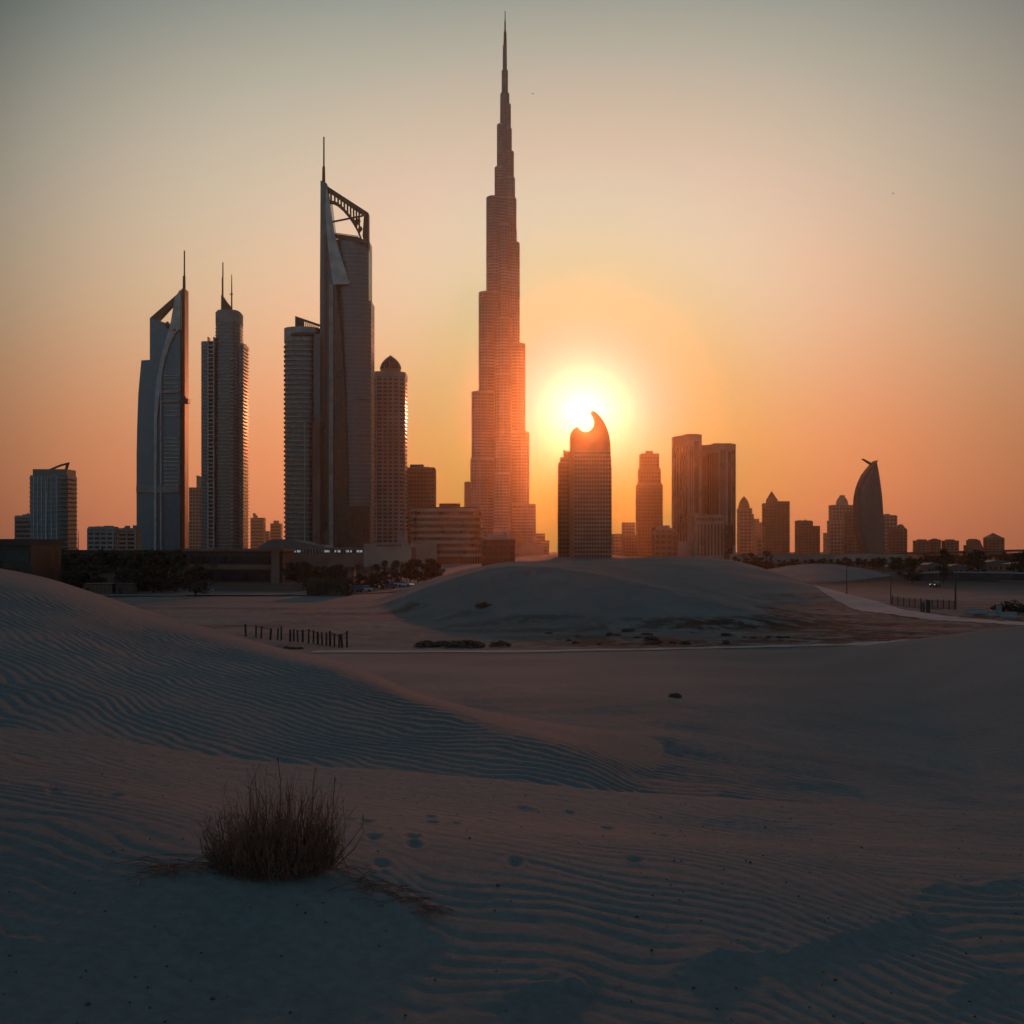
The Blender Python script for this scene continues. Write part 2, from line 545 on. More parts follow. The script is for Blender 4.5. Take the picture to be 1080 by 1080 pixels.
    zr = tab(px, xs, [-12, 2.5, 4.9, 6.0, 5.2, 3.2, .8, -2, -12])
    t = Y - 400.0
    zG = zr + .07 * t + (-.07 - .2) * (sp(t, 16) - 6) + .3 * n2
    z = smax(P, zC, .25)
    z = smax(z, zB, .34)
    z = smax(z, zD, .5)
    z = smax(z, zE, .5)
    z = smax(z, zG, .5)
    isA = zA > z
    isB = (zB >= P - .05) & (zB >= zC)
    z = smax(z, zA, .04)
    # wind ripples
    w1 = gnoise(X / 1.3, Y0 / 1.3 + 5)
    w2 = gnoise(X / .45 + 11, Y0 / .45)
    patch = np.clip(.75 + .9 * gnoise(X / 2.6 + 31, Y0 / 2.6), .15, 1.3)
    Xp = np.clip(X + 4.5, -6, 8)
    phA = (Y0 + .32 * Xp + .075 * Xp * np.abs(Xp) + .38 * w1 + .09 * w2 + .55 * big + .25 * gnoise(X / 2.4 + 3, Y0 / .9)) / tab(px, [0, 450, 800, 1080], [.24, .24, .28, .28])
    phB = (.62 * X + .78 * Y0 + .62 * gnoise(X / 3.5, Y0 / 3.5) + .20 * w1 + .07 * w2 + .22 * gnoise(X / .9 + 4, Y0 / 2.6)) / .35
    phP = (.42 * X + .90 * Y0 + .9 * gnoise(X / 4, Y0 / 4 + 9) + .40 * w1 + .1 * w2) / .46
    rip = lambda p: np.sin(2 * PI * p) + .32 * np.sin(4 * PI * p + .9)
    aA = .0098 * np.clip((Y - 3) / 4, 0.2, 1) * np.clip(-tA / 2.2, .12, 1) * np.clip(.55 + .35 * np.clip(X / 3, -1, 1) + .8 * np.clip(-X / 4 - .4, 0, 1), .3, 1.4)
    edge = np.clip(np.abs(Y - tab(px, [-600, 0, 200, 300, 400, 500, 540], [42, 42, 41, 38, 33, 27, 25])) / 2.0, .15, 1)
    aB = .021 * np.clip((60 - Y) / 15, 0, 1) * np.where(Y > tab(px, [-600, 0, 200, 300, 400, 500, 540], [42, 42, 41, 38, 33, 27, 25]), .25, 1) * edge
    aP = .020 * np.clip((80 - Y) / 40, 0, 1)
    z = z + patch * np.where(isA, aA * rip(phA), np.where(isB, aB * rip(phB), aP * rip(phP)))
    # broken, lee-side hollows between the foreground ripples
    al = (Y0 + .55 * Xp) / 1.14
    ac = (Xp - .55 * Y0) / 1.14
    z = z - np.where(isA, .022 * np.clip(gnoise(al / .34 + .3 * w1, ac / 1.5) - .12, 0, 1) * np.clip(-tA / 2, 0, 1), 0)
    # valley floor: rough scrubby hummocks
    inval = np.clip((Y - 96) / 8, 0, 1) * np.clip((235 - Y) / 60, 0, 1)
    z = z + inval * (.16 * gnoise(X / 2.2, Y0 / 2.2) + .10 * gnoise(X / .8, Y0 / .8))
    z = z + np.where(Y > 14, .015, .004) * gnoise(X / .3, Y0 / .3) * np.clip((150 - Y) / 100, 0, 1)
    # scarps
    for pts, hgt in SCARPS:
        sx = np.array([p[0] for p in pts], float)
        gy = np.array([p[1] for p in pts], float)
        if pts[0] not in CACHE:
            CACHE[pts[0]] = fray(sx, gy)
        yy = CACHE[pts[0]]
        wob = .16 * gnoise(X / .6, Y0 * 0 + 3) + .09 * gnoise(X / .21, Y0 * 0 + 9) + .03 * gnoise(X / .07, Y0 / .2)
        d = Y - np.interp(px, sx, yy) - wob
        on = np.clip((px - sx[0]) / 60, 0, 1) * np.clip((sx[-1] - px) / 60, 0, 1)
        prof = np.where(d > 0, np.exp(-np.clip(d, 0, 50) / 1.1), np.exp(np.clip(d, -50, 0) / (.10 + .07 * (1 + gnoise(X / .4, Y0 * 0 + 21)))))
        z = z + .018 * gnoise(X / .11, Y0 / .11) * on * np.exp(-np.abs(d) / .35) * np.where(Y < 14, 1, 0)
        z = z + .46 * hgt * on * np.clip(.7 + 1.3 * gnoise(X / .55 + 5, Y0 * 0 + 2), .15, 1.5) * prof * np.where(Y < 14, 1, 0)
    # footprints
    for fx, fy in FOOT:
        if (fx, fy) not in CACHE:
            CACHE[(fx, fy)] = float(fray(fx, fy))
        yy = CACHE[(fx, fy)]
        xx = (fx - 540) * yy / F
        dx = (X - xx) / .065
        dy = (Y0 - yy) / .13
        q = dx * dx + dy * dy
        z = z - np.where(q < 9, .028 * np.exp(-q * .9) - .012 * np.exp(-(np.sqrt(q) - 1.5) ** 2 * 4), 0)
    # sand hummock gathered round the bush
    bx, by = BUSH
    q = ((X - bx) / .9) ** 2 + ((Y0 - by) / .8) ** 2
    z = z + np.where(q < 9, .13 * np.exp(-q), 0)
    if parts:
        scr = inval * np.clip(1.2 * gnoise(X / 26 + 50, Y0 / 9) + .45 + .25 * np.clip((px - 560) / 200, -1, 1), 0, 1) * np.where(z < 2.6, 1, .12)
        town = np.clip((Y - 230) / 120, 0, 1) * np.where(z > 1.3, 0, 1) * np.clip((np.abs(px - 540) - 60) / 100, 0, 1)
        return z, scr, town
    return z


BUSHY = float(fray(290, 930))
BUSH = ((290 - 540) * BUSHY / F, BUSHY)


def hz(x, y):
    return float(height(np.array([x]), np.array([y]))[0])


def at(px, Y):
    x = (px - 540) * Y / F
    return x, Y, hz(x, Y)


# polar sheet: fine in front, coarse to the sides and behind
th_f = np.arange(-28.5, 28.5001, .072)
th_c = np.concatenate([np.arange(30, 60, 1.2), np.arange(60, 180, 6.0)])
th = np.radians(np.concatenate([-th_c[::-1], th_f, th_c]))
rr = [.4]
while rr[-1] < 2950:
    r = rr[-1]
    rr.append(r * (1.03 if r < 4.5 else 1.0034 if r < 60 else 1.006 if r < 450 else 1.06))
rr = np.array(rr)
TH, RR = np.meshgrid(th, rr)
GX = (RR * np.sin(TH)).ravel()
GY = (RR * np.cos(TH)).ravel()
GZ, SCR, TOWN = height(GX, GY, True)
nr, nt_ = TH.shape
idx = np.arange(nr * nt_).reshape(nr, nt_)
nxt = np.roll(idx, -1, axis=1)
q = np.stack([idx[:-1], nxt[:-1], nxt[1:], idx[1:]], -1).reshape(-1, 4)[:, ::-1]
me = bpy.data.meshes.new('sand')
nv = nr * nt_
centre = nv
nv += 1
cap = np.stack([idx[0], nxt[0], np.full(nt_, centre)], -1)[:, ::-1]
me.vertices.add(nv)
co = np.empty((nv, 3), np.float32)
co[:-1, 0] = GX
co[:-1, 1] = GY
co[:-1, 2] = GZ
co[-1] = (0, 0, GZ[:nt_].mean())
me.vertices.foreach_set('co', co.ravel())
nq, ntri = len(q), len(cap)
me.loops.add(nq * 4 + ntri * 3)
me.loops.foreach_set('vertex_index', np.concatenate([q.ravel(), cap.ravel()]).astype(np.int32))
me.polygons.add(nq + ntri)
me.polygons.foreach_set('loop_start', np.concatenate([np.arange(nq) * 4, nq * 4 + np.arange(ntri) * 3]).astype(np.int32))
me.update(calc_edges=True)
me.polygons.foreach_set('use_smooth', np.ones(nq + ntri, bool))
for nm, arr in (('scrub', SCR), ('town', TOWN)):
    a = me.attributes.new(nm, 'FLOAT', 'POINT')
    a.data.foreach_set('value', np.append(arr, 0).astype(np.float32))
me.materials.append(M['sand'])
ground = bpy.data.objects.new('ground', me)
COL.objects.link(ground)
tag(ground, 'rippled dark sand dunes running back to the flat city plain', kind='structure')


def strip(name, pts, width, m, lift=.04, label=None):
    """a track draped over the ground; pts = (x, y) centre line"""
    P = []
    for i in range(len(pts) - 1):
        (x0, y0), (x1, y1) = pts[i], pts[i + 1]
        n = max(2, int(math.hypot(x1 - x0, y1 - y0) / 1.0))
        P += [(x0 + (x1 - x0) * k / n, y0 + (y1 - y0) * k / n) for k in range(n)]
    P.append(pts[-1])
    P = np.array(P)
    d = np.gradient(P, axis=0)
    nrm = np.stack([-d[:, 1], d[:, 0]], -1)
    nrm /= np.linalg.norm(nrm, axis=1)[:, None]
    NW = 7
    rows = []
    for k in range(NW):
        o = (k / (NW - 1) - .5) * width
        q2 = P + nrm * o
        rows.append(np.column_stack([q2, height(q2[:, 0], q2[:, 1]) + lift + .05 * (1 - abs(k / (NW - 1) - .5) * 2)]))
    mb = MB()
    n = len(P)
    vs = [tuple(rows[k][i]) for i in range(n) for k in range(NW)]
    fs = [(i * NW + k + 1, i * NW + k, (i + 1) * NW + k, (i + 1) * NW + k + 1) for i in range(n - 1) for k in range(NW - 1)]
    mb.add(vs, fs)
    o = mb.build(name, m, smooth=True)
    return tag(o, label, kind='structure')


X_ = lambda px, Y: (px - 540) * Y / F
strip('path', [(X_(p, Y), Y) for p, Y in ((330, 95), (440, 95), (560, 95.5), (680, 98), (760, 101), (850, 104), (900, 106), (960, 112))], 2.6, 'path',
      .05, 'pale sandy track crossing the valley between the dunes')
strip('track', [(X_(p, Y), Y) for p, Y in ((1200, 140), (1080, 142), (1000, 152), (930, 172), (890, 205), (860, 250))], 7.0, 'path', .08, 'pale sand track below the fence beside the lamp posts')
strip('road', [(X_(p, Y), Y) for p, Y in ((60, 232), (150, 236), (250, 240), (340, 243), (420, 262), (450, 330))], 6.0, 'asphalt', .15, 'dark service road in front of the trees')
strip('road', [(X_(p, Y), Y) for p, Y in ((900, 520), (980, 420), (1080, 340), (1250, 300))], 9.0, 'asphalt', .15, 'dark road bending past the retaining wall')

# ------------------------------------------------------------------ buildings


class Tower:
    def __init__(self, name, cpx, D, label, cat, group=None):
        self.cpx, self.D, self.k = cpx, D, D / F
        self.root = empty(name, ((cpx - 540) * D / F, D, 0), label, cat, group)

    def x(self, px):
        return (px - self.cpx) * self.k

    def z(self, py):
        return EYE - (py - HY) * self.k

    def P(self, pts):
        return [(self.x(a), self.z(b) if b is not None else -.5) for a, b in pts]

    def put(self, mb, name, m, parent=None, smooth=False, label=None):
        o = mb.build(name, m, parent or self.root, smooth=smooth)
        if label:
            o['label'] = label
        return o


def rings_box(mb, x0, x1, y0, y1, z0, z1, pitch, th, proj):
    n = max(1, int((z1 - z0) / pitch))
    for i in range(n):
        z = z0 + (i + .5) * (z1 - z0) / n
        mb.box(x0 - proj, x1 + proj, y0 - proj, y1 + proj, z - th / 2, z + th / 2)


def fins_box(mb, x0, x1, y0, y1, z0, z1, pitch, w, proj):
    n = max(1, round((x1 - x0) / pitch))
    for i in range(n + 1):
        x = x0 + i * (x1 - x0) / n
        mb.box(x - w / 2, x + w / 2, y0 - proj, y0 + .2, z0, z1)
    n = max(1, round((y1 - y0) / pitch))
    for i in range(1, n):
        y = y0 + i * (y1 - y0) / n
        mb.box(x1 - .2, x1 + proj, y - w / 2, y + w / 2, z0, z1)
        mb.box(x0 - proj, x0 + .2, y - w / 2, y + w / 2, z0, z1)


def ell(cx, cy, a, b, n=28, p=2.0):
    out = []
    for k in range(n):
        c, s = math.cos(2 * PI * k / n), math.sin(2 * PI * k / n)
        out.append((cx + a * abs(c) ** (2 / p) * (1 if c > 0 else -1), cy + b * abs(s) ** (2 / p) * (1 if s > 0 else -1)))
    return out


def rings_plan(mb, planf, z0, z1, pitch, th):
    """planf(z) -> plan polygon already grown by the projection"""
    n = max(1, int((z1 - z0) / pitch))
    for i in range(n):
        z = z0 + (i + .5) * (z1 - z0) / n
        mb.prism_z(planf(z), z - th / 2, z + th / 2)


def roof_kit(T, x0, x1, y0, y1, z, seed, name='roof_plant'):
    """parapet, plant boxes and a mast or two"""
    r = random.Random(seed)
    mb = MB()
    w, d = x1 - x0, y1 - y0
    t = .5
    for a in ((x0, x1, y0, y0 + t), (x0, x1, y1 - t, y1), (x0, x0 + t, y0 + t, y1 - t), (x1 - t, x1, y0 + t, y1 - t)):
        mb.box(*a, z - .3, z + 1.3)
    for _ in range(3):
        cx, cy = r.uniform(x0 + .2 * w, x1 - .2 * w), r.uniform(y0 + .25 * d, y1 - .25 * d)
        s = r.uniform(.06, .16) * w
        mb.box(cx - s, cx + s, cy - s, cy + s, z - .3, z + r.uniform(1.5, 4))
    return T.put(mb, name, 'concrete')


def block(T, px0, px1, ptop, depth, y0=0.0, body='glass_dark', band='concrete', pitch=4.2, bth=1.6, proj=.35, fin=0, finw=.7, pbase=None, name='wall', roof=True, bands=True, top_margin=1.0):
    x0, x1 = T.x(px0), T.x(px1)
    z1 = T.z(ptop)
    z0 = T.z(pbase) if pbase else -.5
    b = MB().box(x0 + proj, x1 - proj, y0 + proj, y0 + depth - proj, z0, z1 - .1)
    T.put(b, name, body)
    if bands:
        mb = MB()
        rings_box(mb, x0 + proj, x1 - proj, y0 + proj, y0 + depth - proj, z0 + 1, z1 - top_margin, pitch, bth, proj)
        mb.box(x0, x1, y0, y0 + depth, z1 - 1.4, z1)
        T.put(mb, 'floor_banding', band)
    if fin:
        mb = MB()
        fins_box(mb, x0 + proj, x1 - proj, y0 + proj, y0 + depth - proj, z0, z1 - .5, fin, finw, proj + .12)
        T.put(mb, 'mullion_grid', band)
    if roof:
        roof_kit(T, x0 + .6, x1 - .6, y0 + .6, y0 + depth - .6, z1, int(px0 * 7 + ptop))
    return x0, x1, z0, z1


# --- far left: small block and tower with the tilted blade on its roof
T = Tower('office_block', 24, 1080, 'small banded grey block beside the tower with a tilted roof blade', 'building')
block(T, 15, 32.5, 545, 18, body='glass_dark', band='concrete', pitch=4.4)

T = Tower('office_tower', 49, 1000, 'grey blue mid height tower with a tilted blade on its roof', 'tower')
k = T.k
plan = lambda g=0: [(T.x(29) - g, 4 - g), (T.x(36), -g), (T.x(61), -g), (T.x(69.5) + g, 5 - g * .5), (T.x(69.5) + g, 26 + g), (T.x(29) - g, 26 + g)]
T.put(MB().prism_z(plan(-.3), -.5, T.z(501)), 'wall', 'glass_blue')
T.put(MB().prism_z([(T.x(33), 3), (T.x(69), 3), (T.x(69), 24), (T.x(33), 24)], T.z(501) - .2, T.z(494.5)), 'upper_storey', 'glass_grey')
mb = MB()
rings_plan(mb, lambda z: plan(.2), 1, T.z(502), 4.1, .9)
T.put(mb, 'floor_banding', 'metal')
mb = MB()
for i, px in enumerate((36, 40, 44.2, 48.5, 54.5, 60)):
    mb.box(T.x(px) - .35, T.x(px) + .35, -.7, .1, -.5, T.z(502))
mb.tube([(T.x(49), -.6, T.z(p)) if p > 545 else (T.x(49 + (545 - p) ** 1.6 * .0055), -.6, T.z(p)) for p in (580, 560, 545, 530, 515, 503)], .5, 6)
T.put(mb, 'mullion_grid', 'aluminium')
mb = MB()
rings_box(mb, T.x(62), T.x(70), 1.2, 20, 1, T.z(503), 4.1, .7, .8)
T.put(mb, 'balcony_stack', 'steel')
T.put(MB().prism_y(T.P([(47, 495), (60, 489.5), (69.5, 487), (66, 498), (64.8, 498), (66.6, 489.3), (60, 491.3), (49.5, 495.5)]), 6, 9), 'roof_blade', 'steel')

for a, b, c, D, d, lab in ((66, 76, 558, 1400, 14, 'small pale slab block peeping out beside the tilted blade tower'), (92, 119.5, 557, 900, 14, 'low wide block with grey window bands standing alone over the dark trees'),
                           (124, 143, 558.5, 950, 14, 'low pale block touching the tall blue glass tower')):
    T = Tower('apartment_block', (a + b) / 2, D, lab, 'building')
    block(T, a, b, c, d, body='glass_dark', band='concrete' if a != 124 else 'stone', pitch=3.5, bth=1.5, fin=(5 if a == 92 else 7), finw=1.0 if a == 92 else 1.6)

o = MB().tube([(0, 0, 0), (0, 0, 18), (0, 0, 27)], [.45, .35, .12], 6)
o.box(-3, 3, -2, 2, -.5, 4.5)
tag(o.build('radio_mast', 'steel', loc=(X_(82.5, 1000), 1000, 0)), 'thin radio mast on a little hut between the low blocks', 'mast')

# --- tall blue glass tower with open triangular crown
T = Tower('skyscraper', 168, 1200, 'tall blue glass tower with open triangular crown and a single needle spire', 'skyscraper')
B = None
T.put(MB().prism_y(T.P([(143, B), (143, 480), (143.6, 450), (144.8, 415), (148, 379.5), (157, 379), (157, 335), (166, 337.5), (178, 341), (189, 346), (189, B)]), 3, 34), 'wall', 'glass_blue')
T.put(MB().prism_y(T.P([(156.6, 334.2), (190, 305), (190, 310.2), (184.6, 315), (165.6, 335.6), (166.5, 338.3), (156.6, 336)]), 5, 14), 'crown_beam', 'steel')
fin = [(190, 305.5), (190, 347), (184.5, 351), (179.5, 362), (174.5, 376), (171, 392), (169.3, 410), (167.4, 424), (165.6, 440), (165, 520), (164.8, B), (162.4, B), (162.6, 440), (163.4, 420), (165.5, 400), (169.5, 378), (174, 362), (177.5, 350), (180.3, 339), (184.5, 314)]
T.put(MB().prism_y(T.P(fin), -.5, 4.5), 'curved_fin', 'aluminium')
T.put(MB().box(T.x(169), T.x(170.3), -.2, 3.6, -.5, T.z(398)), 'vertical_rib', 'aluminium')
mb = MB()
for py in [396, 399, 404, 408, 412, 428, 433, 438] + [462 + 4.1 * i for i in range(13)] + [541 + 5 * i for i in range(0)]:
    mb.box(T.x(172), T.x(187.6), 1.5, 4, T.z(py) - .55, T.z(py) + .55)
T.put(mb, 'louvre', 'aluminium')
mb = MB()
for a, b in ((412.8, 414.6), (422, 424), (512.5, 519.5)):
    T.put(MB().box(T.x(163.2 if a < 500 else 143.4), T.x(187.8), .6, 4.2, T.z(b), T.z(a)), 'sky_lobby_band', 'concrete')
mb = MB()
rings_box(mb, T.x(143.3) + 1, T.x(188.6), 3.2, 33.8, 4, T.z(482), 4.1, .25, .12)
T.put(mb, 'floor_stripe', 'steel')
sp_ = T.put(MB().box(T.x(189.6), T.x(193.2), 6, 20, -.5, T.z(303)), 'edge_spine', 'redmetal')
T.put(MB().tube([(T.x(191.6), 9, T.z(310)), (T.x(191.6), 9, T.z(289))], [1.8, 1.5], 8), 'mast_base', 'steel')
T.put(MB().tube([(T.x(191.9), 9, T.z(290)), (T.x(191.9), 9, T.z(262))], [.9, .75], 6), 'spire', 'redmetal')
mb = MB().box(T.x(189), T.x(197.2), 4, 13, T.z(424.5), T.z(419.5)).box(T.x(189.4), T.x(194.6), 4.6, 12.4, T.z(419.6), T.z(417))
T.put(mb, 'side_balcony', 'steel')
mb = MB()
for px, py, s in ((176.6, 340.4, 1.1), (176, 344, 1.3), (184.3, 348, 1.1)):
    T.put(MB().box(T.x(px) - s, T.x(px) + s, -1.0, 4.8, T.z(py) - s, T.z(py) + s), 'floodlight_bracket', 'redmetal')

# --- behind: small stepped tower and low silhouettes
T = Tower('apartment_tower', 206, 1900, 'slim hazy tower with sloped top between the blue glass and twin mast towers', 'tower')
block(T, 199.5, 213, 514, 26, body='glass_bronze', band='stone', pitch=6, bth=2.6, fin=6, finw=1.6, roof=False)
T.put(MB().prism_y(T.P([(206.5, 515), (206.5, 501), (213, 504), (213, 515)]), 4, 22), 'sloped_crown', 'stone')
T = Tower('apartment_block', 196, 2300, 'little hazy stepped block at the foot of the slim sloped tower', 'building')
block(T, 193.5, 200, 560, 14, body='stone', bands=False, roof=False)
block(T, 195.5, 198.5, 551, 8, y0=3, body='stone', bands=False, roof=False, pbase=561, name='upper_storey')

# --- tower with twin masts
T = Tower('skyscraper', 236, 1150, 'dark banded tower with stepped shoulders and twin masts on its round crown', 'skyscraper')
T.root.location.y -= 14
block(T, 214.2, 229.5, 362.5, 26, y0=6, body='glass_grey', band='metal', pitch=3.6, bth=.9, proj=.35, roof=True)
block(T, 251.5, 258.8, 364.5, 24, y0=7, body='glass_grey', band='metal', pitch=3.6, bth=.9, proj=1.0, roof=True, name='side_wing')
cpl = lambda g, s=1.0: ell(T.x(241), 18, T.k * 13.6 * s + g, 17 * s + g, 28, 3.0)
mb = MB()
zs = [-.5, T.z(430), T.z(375), T.z(341)]
ss = [1.05, 1.04, 1.0, .955]
mb.loft([[(x, y, z) for x, y in cpl(-.3, s)] for z, s in zip(zs, ss)])
T.put(mb, 'shaft', 'glass_grey')
mb = MB()
rings_plan(mb, lambda z: cpl(.15, float(np.interp(z, zs, ss))), 2, T.z(342), 3.6, .9)
T.put(mb, 'floor_banding', 'metal')
mb = MB()
for z0, z1, s in ((T.z(342), T.z(330.5), .965), (T.z(330.6), T.z(328.6), .86)):
    mb.prism_z(cpl(0, s), z0, z1)
T.put(mb, 'crown', 'concrete')
mb = MB()
for i in range(28):
    px = 223.4 + .0
    z = T.z(576) + i * (T.z(358) - T.z(576)) / 27.0
for px in (223.3, 229.2):
    mb.box(T.x(px) - .5, T.x(px) + .5, -.4, 7, -.5, T.z(358))
for i in range(54):
    z = 2 + i * (T.z(359) - 2) / 54
    mb.box(T.x(223.3) + .5, T.x(229.2) - .5, .2, 7, z, z + 1.1)
T.put(mb, 'balcony_ladder', 'aluminium')
mb = MB()
for i in range(50):
    z = 2 + i * (T.z(378) - 2) / 50
    mb.box(T.x(247), T.x(249.4), -1.2, 8, z, z + 1.0)
T.put(mb, 'balcony_stack', 'aluminium')
T.put(MB().prism_y(T.P([(233, 329.5), (233.2, 311), (234.6, 311.6), (238, 317), (243.2, 323.4), (244.3, 328.8), (240, 329.4)]), 14, 20), 'crown_sail', 'steel')
T.put(MB().tube([(T.x(234), 17, T.z(330)), (T.x(234), 17, T.z(292)), (T.x(234.3), 17, T.z(291)), (T.x(234.3), 17, T.z(276))], [1.1, .9, .7, .6], 6), 'mast', 'redmetal')
mb = MB().tube([(T.x(243.6), 17, T.z(327)), (T.x(243.6), 17, T.z(308)), (T.x(243.6), 17, T.z(289))], [.9, .7, .4], 6)
mb.box(T.x(241.8), T.x(244.8), 16, 18, T.z(310), T.z(309.2))
T.put(mb, 'mast', 'redmetal')

# --- tiny far ones between
for a, b, c, D, lab in ((264, 278, 546, 2700, 'far hazy tower with a little hook on its flat roof'), (279, 284, 560, 2900, 'very small far hazy block in the gap beside the hook roofed tower'), (285, 296, 552, 2800, 'far hazy stepped tower at the edge of the round banded tower')):
    T = Tower('apartment_tower' if b - a > 6 else 'apartment_block', (a + b) / 2, D, lab, 'tower' if b - a > 6 else 'building')
    block(T, a, b, c, 24, body='glass_bronze', band='stone', pitch=8, bth=4, roof=False)
    if a == 264:
        T.put(MB().prism_y(T.P([(267, 546.5), (266, 541.5), (268, 541), (271, 544.5), (271, 546.5)]), 4, 9), 'roof_hook', 'stone')
    if a == 285:
        T.put(MB().box(T.x(288), T.x(293), 4, 16, T.z(553), T.z(549)), 'upper_storey', 'stone')

# --- round banded tower
T = Tower('office_tower', 320, 1010, 'round banded grey tower with sloping crown attached beside the arched crown skyscraper', 'tower')
T.root.location.y -= 16
pl = lambda g: ell(T.x(319.5), 20, T.k * 19.6 + g, 18 + g, 36, 2.6)
T.put(MB().prism_z(pl(-.6), -.5, T.z(352)), 'shaft', 'glass_grey')
mb = MB()
rings_plan(mb, lambda z: pl(.55), 2, T.z(364), 4.3, 1.35)
T.put(mb, 'floor_banding', 'metal')
T.put(MB().prism_z(pl(.2), T.z(362), T.z(347.5)), 'crown', 'metal')
mb = MB()
mb.prism_z(ell(T.x(323), 18, T.k * 17.5, 19.5, 36, 2.6), T.z(357), T.z(354.3))
T.put(mb, 'crown_ledge', 'steel')
mb = MB().prism_y(T.P([(313.5, 349), (313.5, 335.6), (341, 345), (341, 347.2), (315, 338.6), (315, 349)]), 6, 8.5)
for i in range(8):
    px = 322 + i * 2.1
    mb.box(T.x(px), T.x(px + .9), 6.4, 8.1, T.z(348.6), T.z(341.6 + (px - 322) * .33))
mb.prism_y(T.P([(315, 338.6), (322, 341), (322, 349), (315, 349)]), 6.5, 8)
T.put(mb, 'sloping_screen', 'steel')
T.put(MB().box(T.x(334.5), T.x(341), -1.5, 20, -.5, T.z(356)), 'service_core', 'glass_grey')
mb = MB().box(T.x(333.6), T.x(341.2), -3, 4, -.5, T.z(447)).box(T.x(335), T.x(339), -2.4, 3, T.z(447.1), T.z(441))
T.put(mb, 'lift_shaft', 'brown')
mb = MB()
mb.box(T.x(324.3), T.x(325), .8, 4, -.5, T.z(447))
T.put(mb, 'vertical_rib', 'aluminium')

# --- arched-crown skyscraper
T = Tower('skyscraper', 363, 1000, 'tall dark skyscraper with open arched crown, lattice rungs and corner mast', 'skyscraper')
T.put(MB().prism_y(T.P([(337.6, 189.5), (341.2, 190.5), (344.5, 193), (346.5, 206), (351.2, 245), (351.5, B), (336.8, B), (337, 300)]), 2, 22), 'corner_wall', 'glass_grey')


def shaft(px_r, top, z_b):
    n = 14
    out = []
    xl, xr = T.x(351), T.x(px_r)
    for i in range(n + 1):
        t = i / n
        out.append((xl + (xr - xl) * t, 6 - 5 * math.sin(PI * t)))
    return out + [(xr, 30), (xl, 30)]


mb = MB()
mb.prism_z(shaft(388, 0, 0), T.z(316), T.z(251))
T.put(mb, 'upper_shaft', 'glass_grey')
mb = MB().prism_z(shaft(390.6, 0, 0), -.5, T.z(315.8))
T.put(mb, 'shaft', 'glass_grey')
mb = MB()
for i in range(74):
    z = 3 + i * (T.z(256) - 3) / 74
    pr = 388 if z > T.z(316) else 390.6
    mb.prism_z([(x, y - .18) if y < 20 else (x + (.18 if x > 0 else 0), y) for x, y in shaft(pr, 0, 0)], z, z + .4)
T.put(mb, 'floor_stripe', 'metal')
T.put(MB().prism_y(T.P([(338.5, 190.6), (387.8, 222.6), (387.8, 228), (344.5, 198.8)]), 5, 12), 'crown_beam', 'steel')
arch = [(346.8, 211.5), (350, 211.8), (354.5, 214.2), (360, 219), (366, 226), (371, 233.5), (375.5, 241.5), (378.4, 249)]
arch2 = [(380.5, 249), (377.2, 240.5), (372.8, 231.8), (367.8, 224.2), (361.6, 216.8), (355.6, 211.6), (350.5, 209.4), (346, 209.4)]
T.put(MB().prism_y(T.P(arch + arch2), 6, 11), 'crown_arch', 'steel')
mb = MB()
for i, px in enumerate((347.6, 351.5, 355, 358.3, 361.6, 365, 368.3, 371.5, 374.5, 377.5)):
    t = px - 338.5
    zt = 190.6 + t * .649 + 5
    zb = float(np.interp(px, [p[0] for p in arch2[::-1]], [p[1] for p in arch2[::-1]])) + 1
    if zb > zt:
        mb.prism_y(T.P([(px - .75, zt), (px + .75, zt), (px + .95, zb), (px - .55, zb)]), 7, 10)
T.put(mb, 'lattice_rung_screen', 'steel')
T.put(MB().prism_y(T.P([(388, 224), (388, 262), (383.4, 256), (381.5, 247), (383, 226)]), 4.5, 12.5), 'corner_post', 'steel')
mb = MB().prism_y(T.P([(371, 231), (377, 227.5), (379, 230), (374, 236.2)]), 6.6, 10.4).prism_y(T.P([(375.6, 239.5), (380, 236), (381, 238.5), (377.2, 243.5)]), 6.6, 10.4)
T.put(mb, 'lattice_panel', 'steel')
T.put(MB().prism_y(T.P([(350.5, 231.8), (382.5, 225.4), (382.5, 227), (350.5, 233.4)]), 3, 4.5), 'crown_brace', 'steel')
mb = MB().prism_y(T.P([(352.5, 246), (378, 249.6), (384.2, 255), (384.5, 256.5), (353, 250.6)]), 1, 3)
T.put(mb, 'terrace_rim', 'steel')
mb = MB()
for i in range(16):
    px = 354 + i * 1.55
    py = 246.2 + (px - 352.5) * .14
    mb.box(T.x(px) - .12, T.x(px) + .12, .6, .95, T.z(py + 3), T.z(py - .6))
mb.prism_y(T.P([(353.5, 245.2), (378, 248.6), (378, 249.2), (353.5, 245.9)]), .5, .95)
T.put(mb, 'terrace_railing', 'redmetal')
T.put(MB().prism_y(T.P([(344.6, 199), (347.2, 211), (352.5, 246), (357, 262), (369.3, 300), (361, 300.2), (351.5, 300.4), (346.2, 262), (343.3, 220)]), -1.5, 2.5), 'pale_fin', 'aluminium')
T.put(MB().box(T.x(347.6), T.x(351.8), -2.2, 2.2, -.5, T.z(300.6)), 'vertical_rib', 'metal')
T.put(MB().prism_y(T.P([(352.2, 288), (354.5, 300), (357, 320), (361, 365), (364.3, 420), (366, 480), (367, 533), (352.2, 533)]), -1.2, 3.2), 'blade_wall', 'glass_dark')
T.put(MB().box(T.x(352.4), T.x(390.2), -2.0, 4, -.5, T.z(533.5)), 'base_screen', 'glass_dark')
mb = MB()
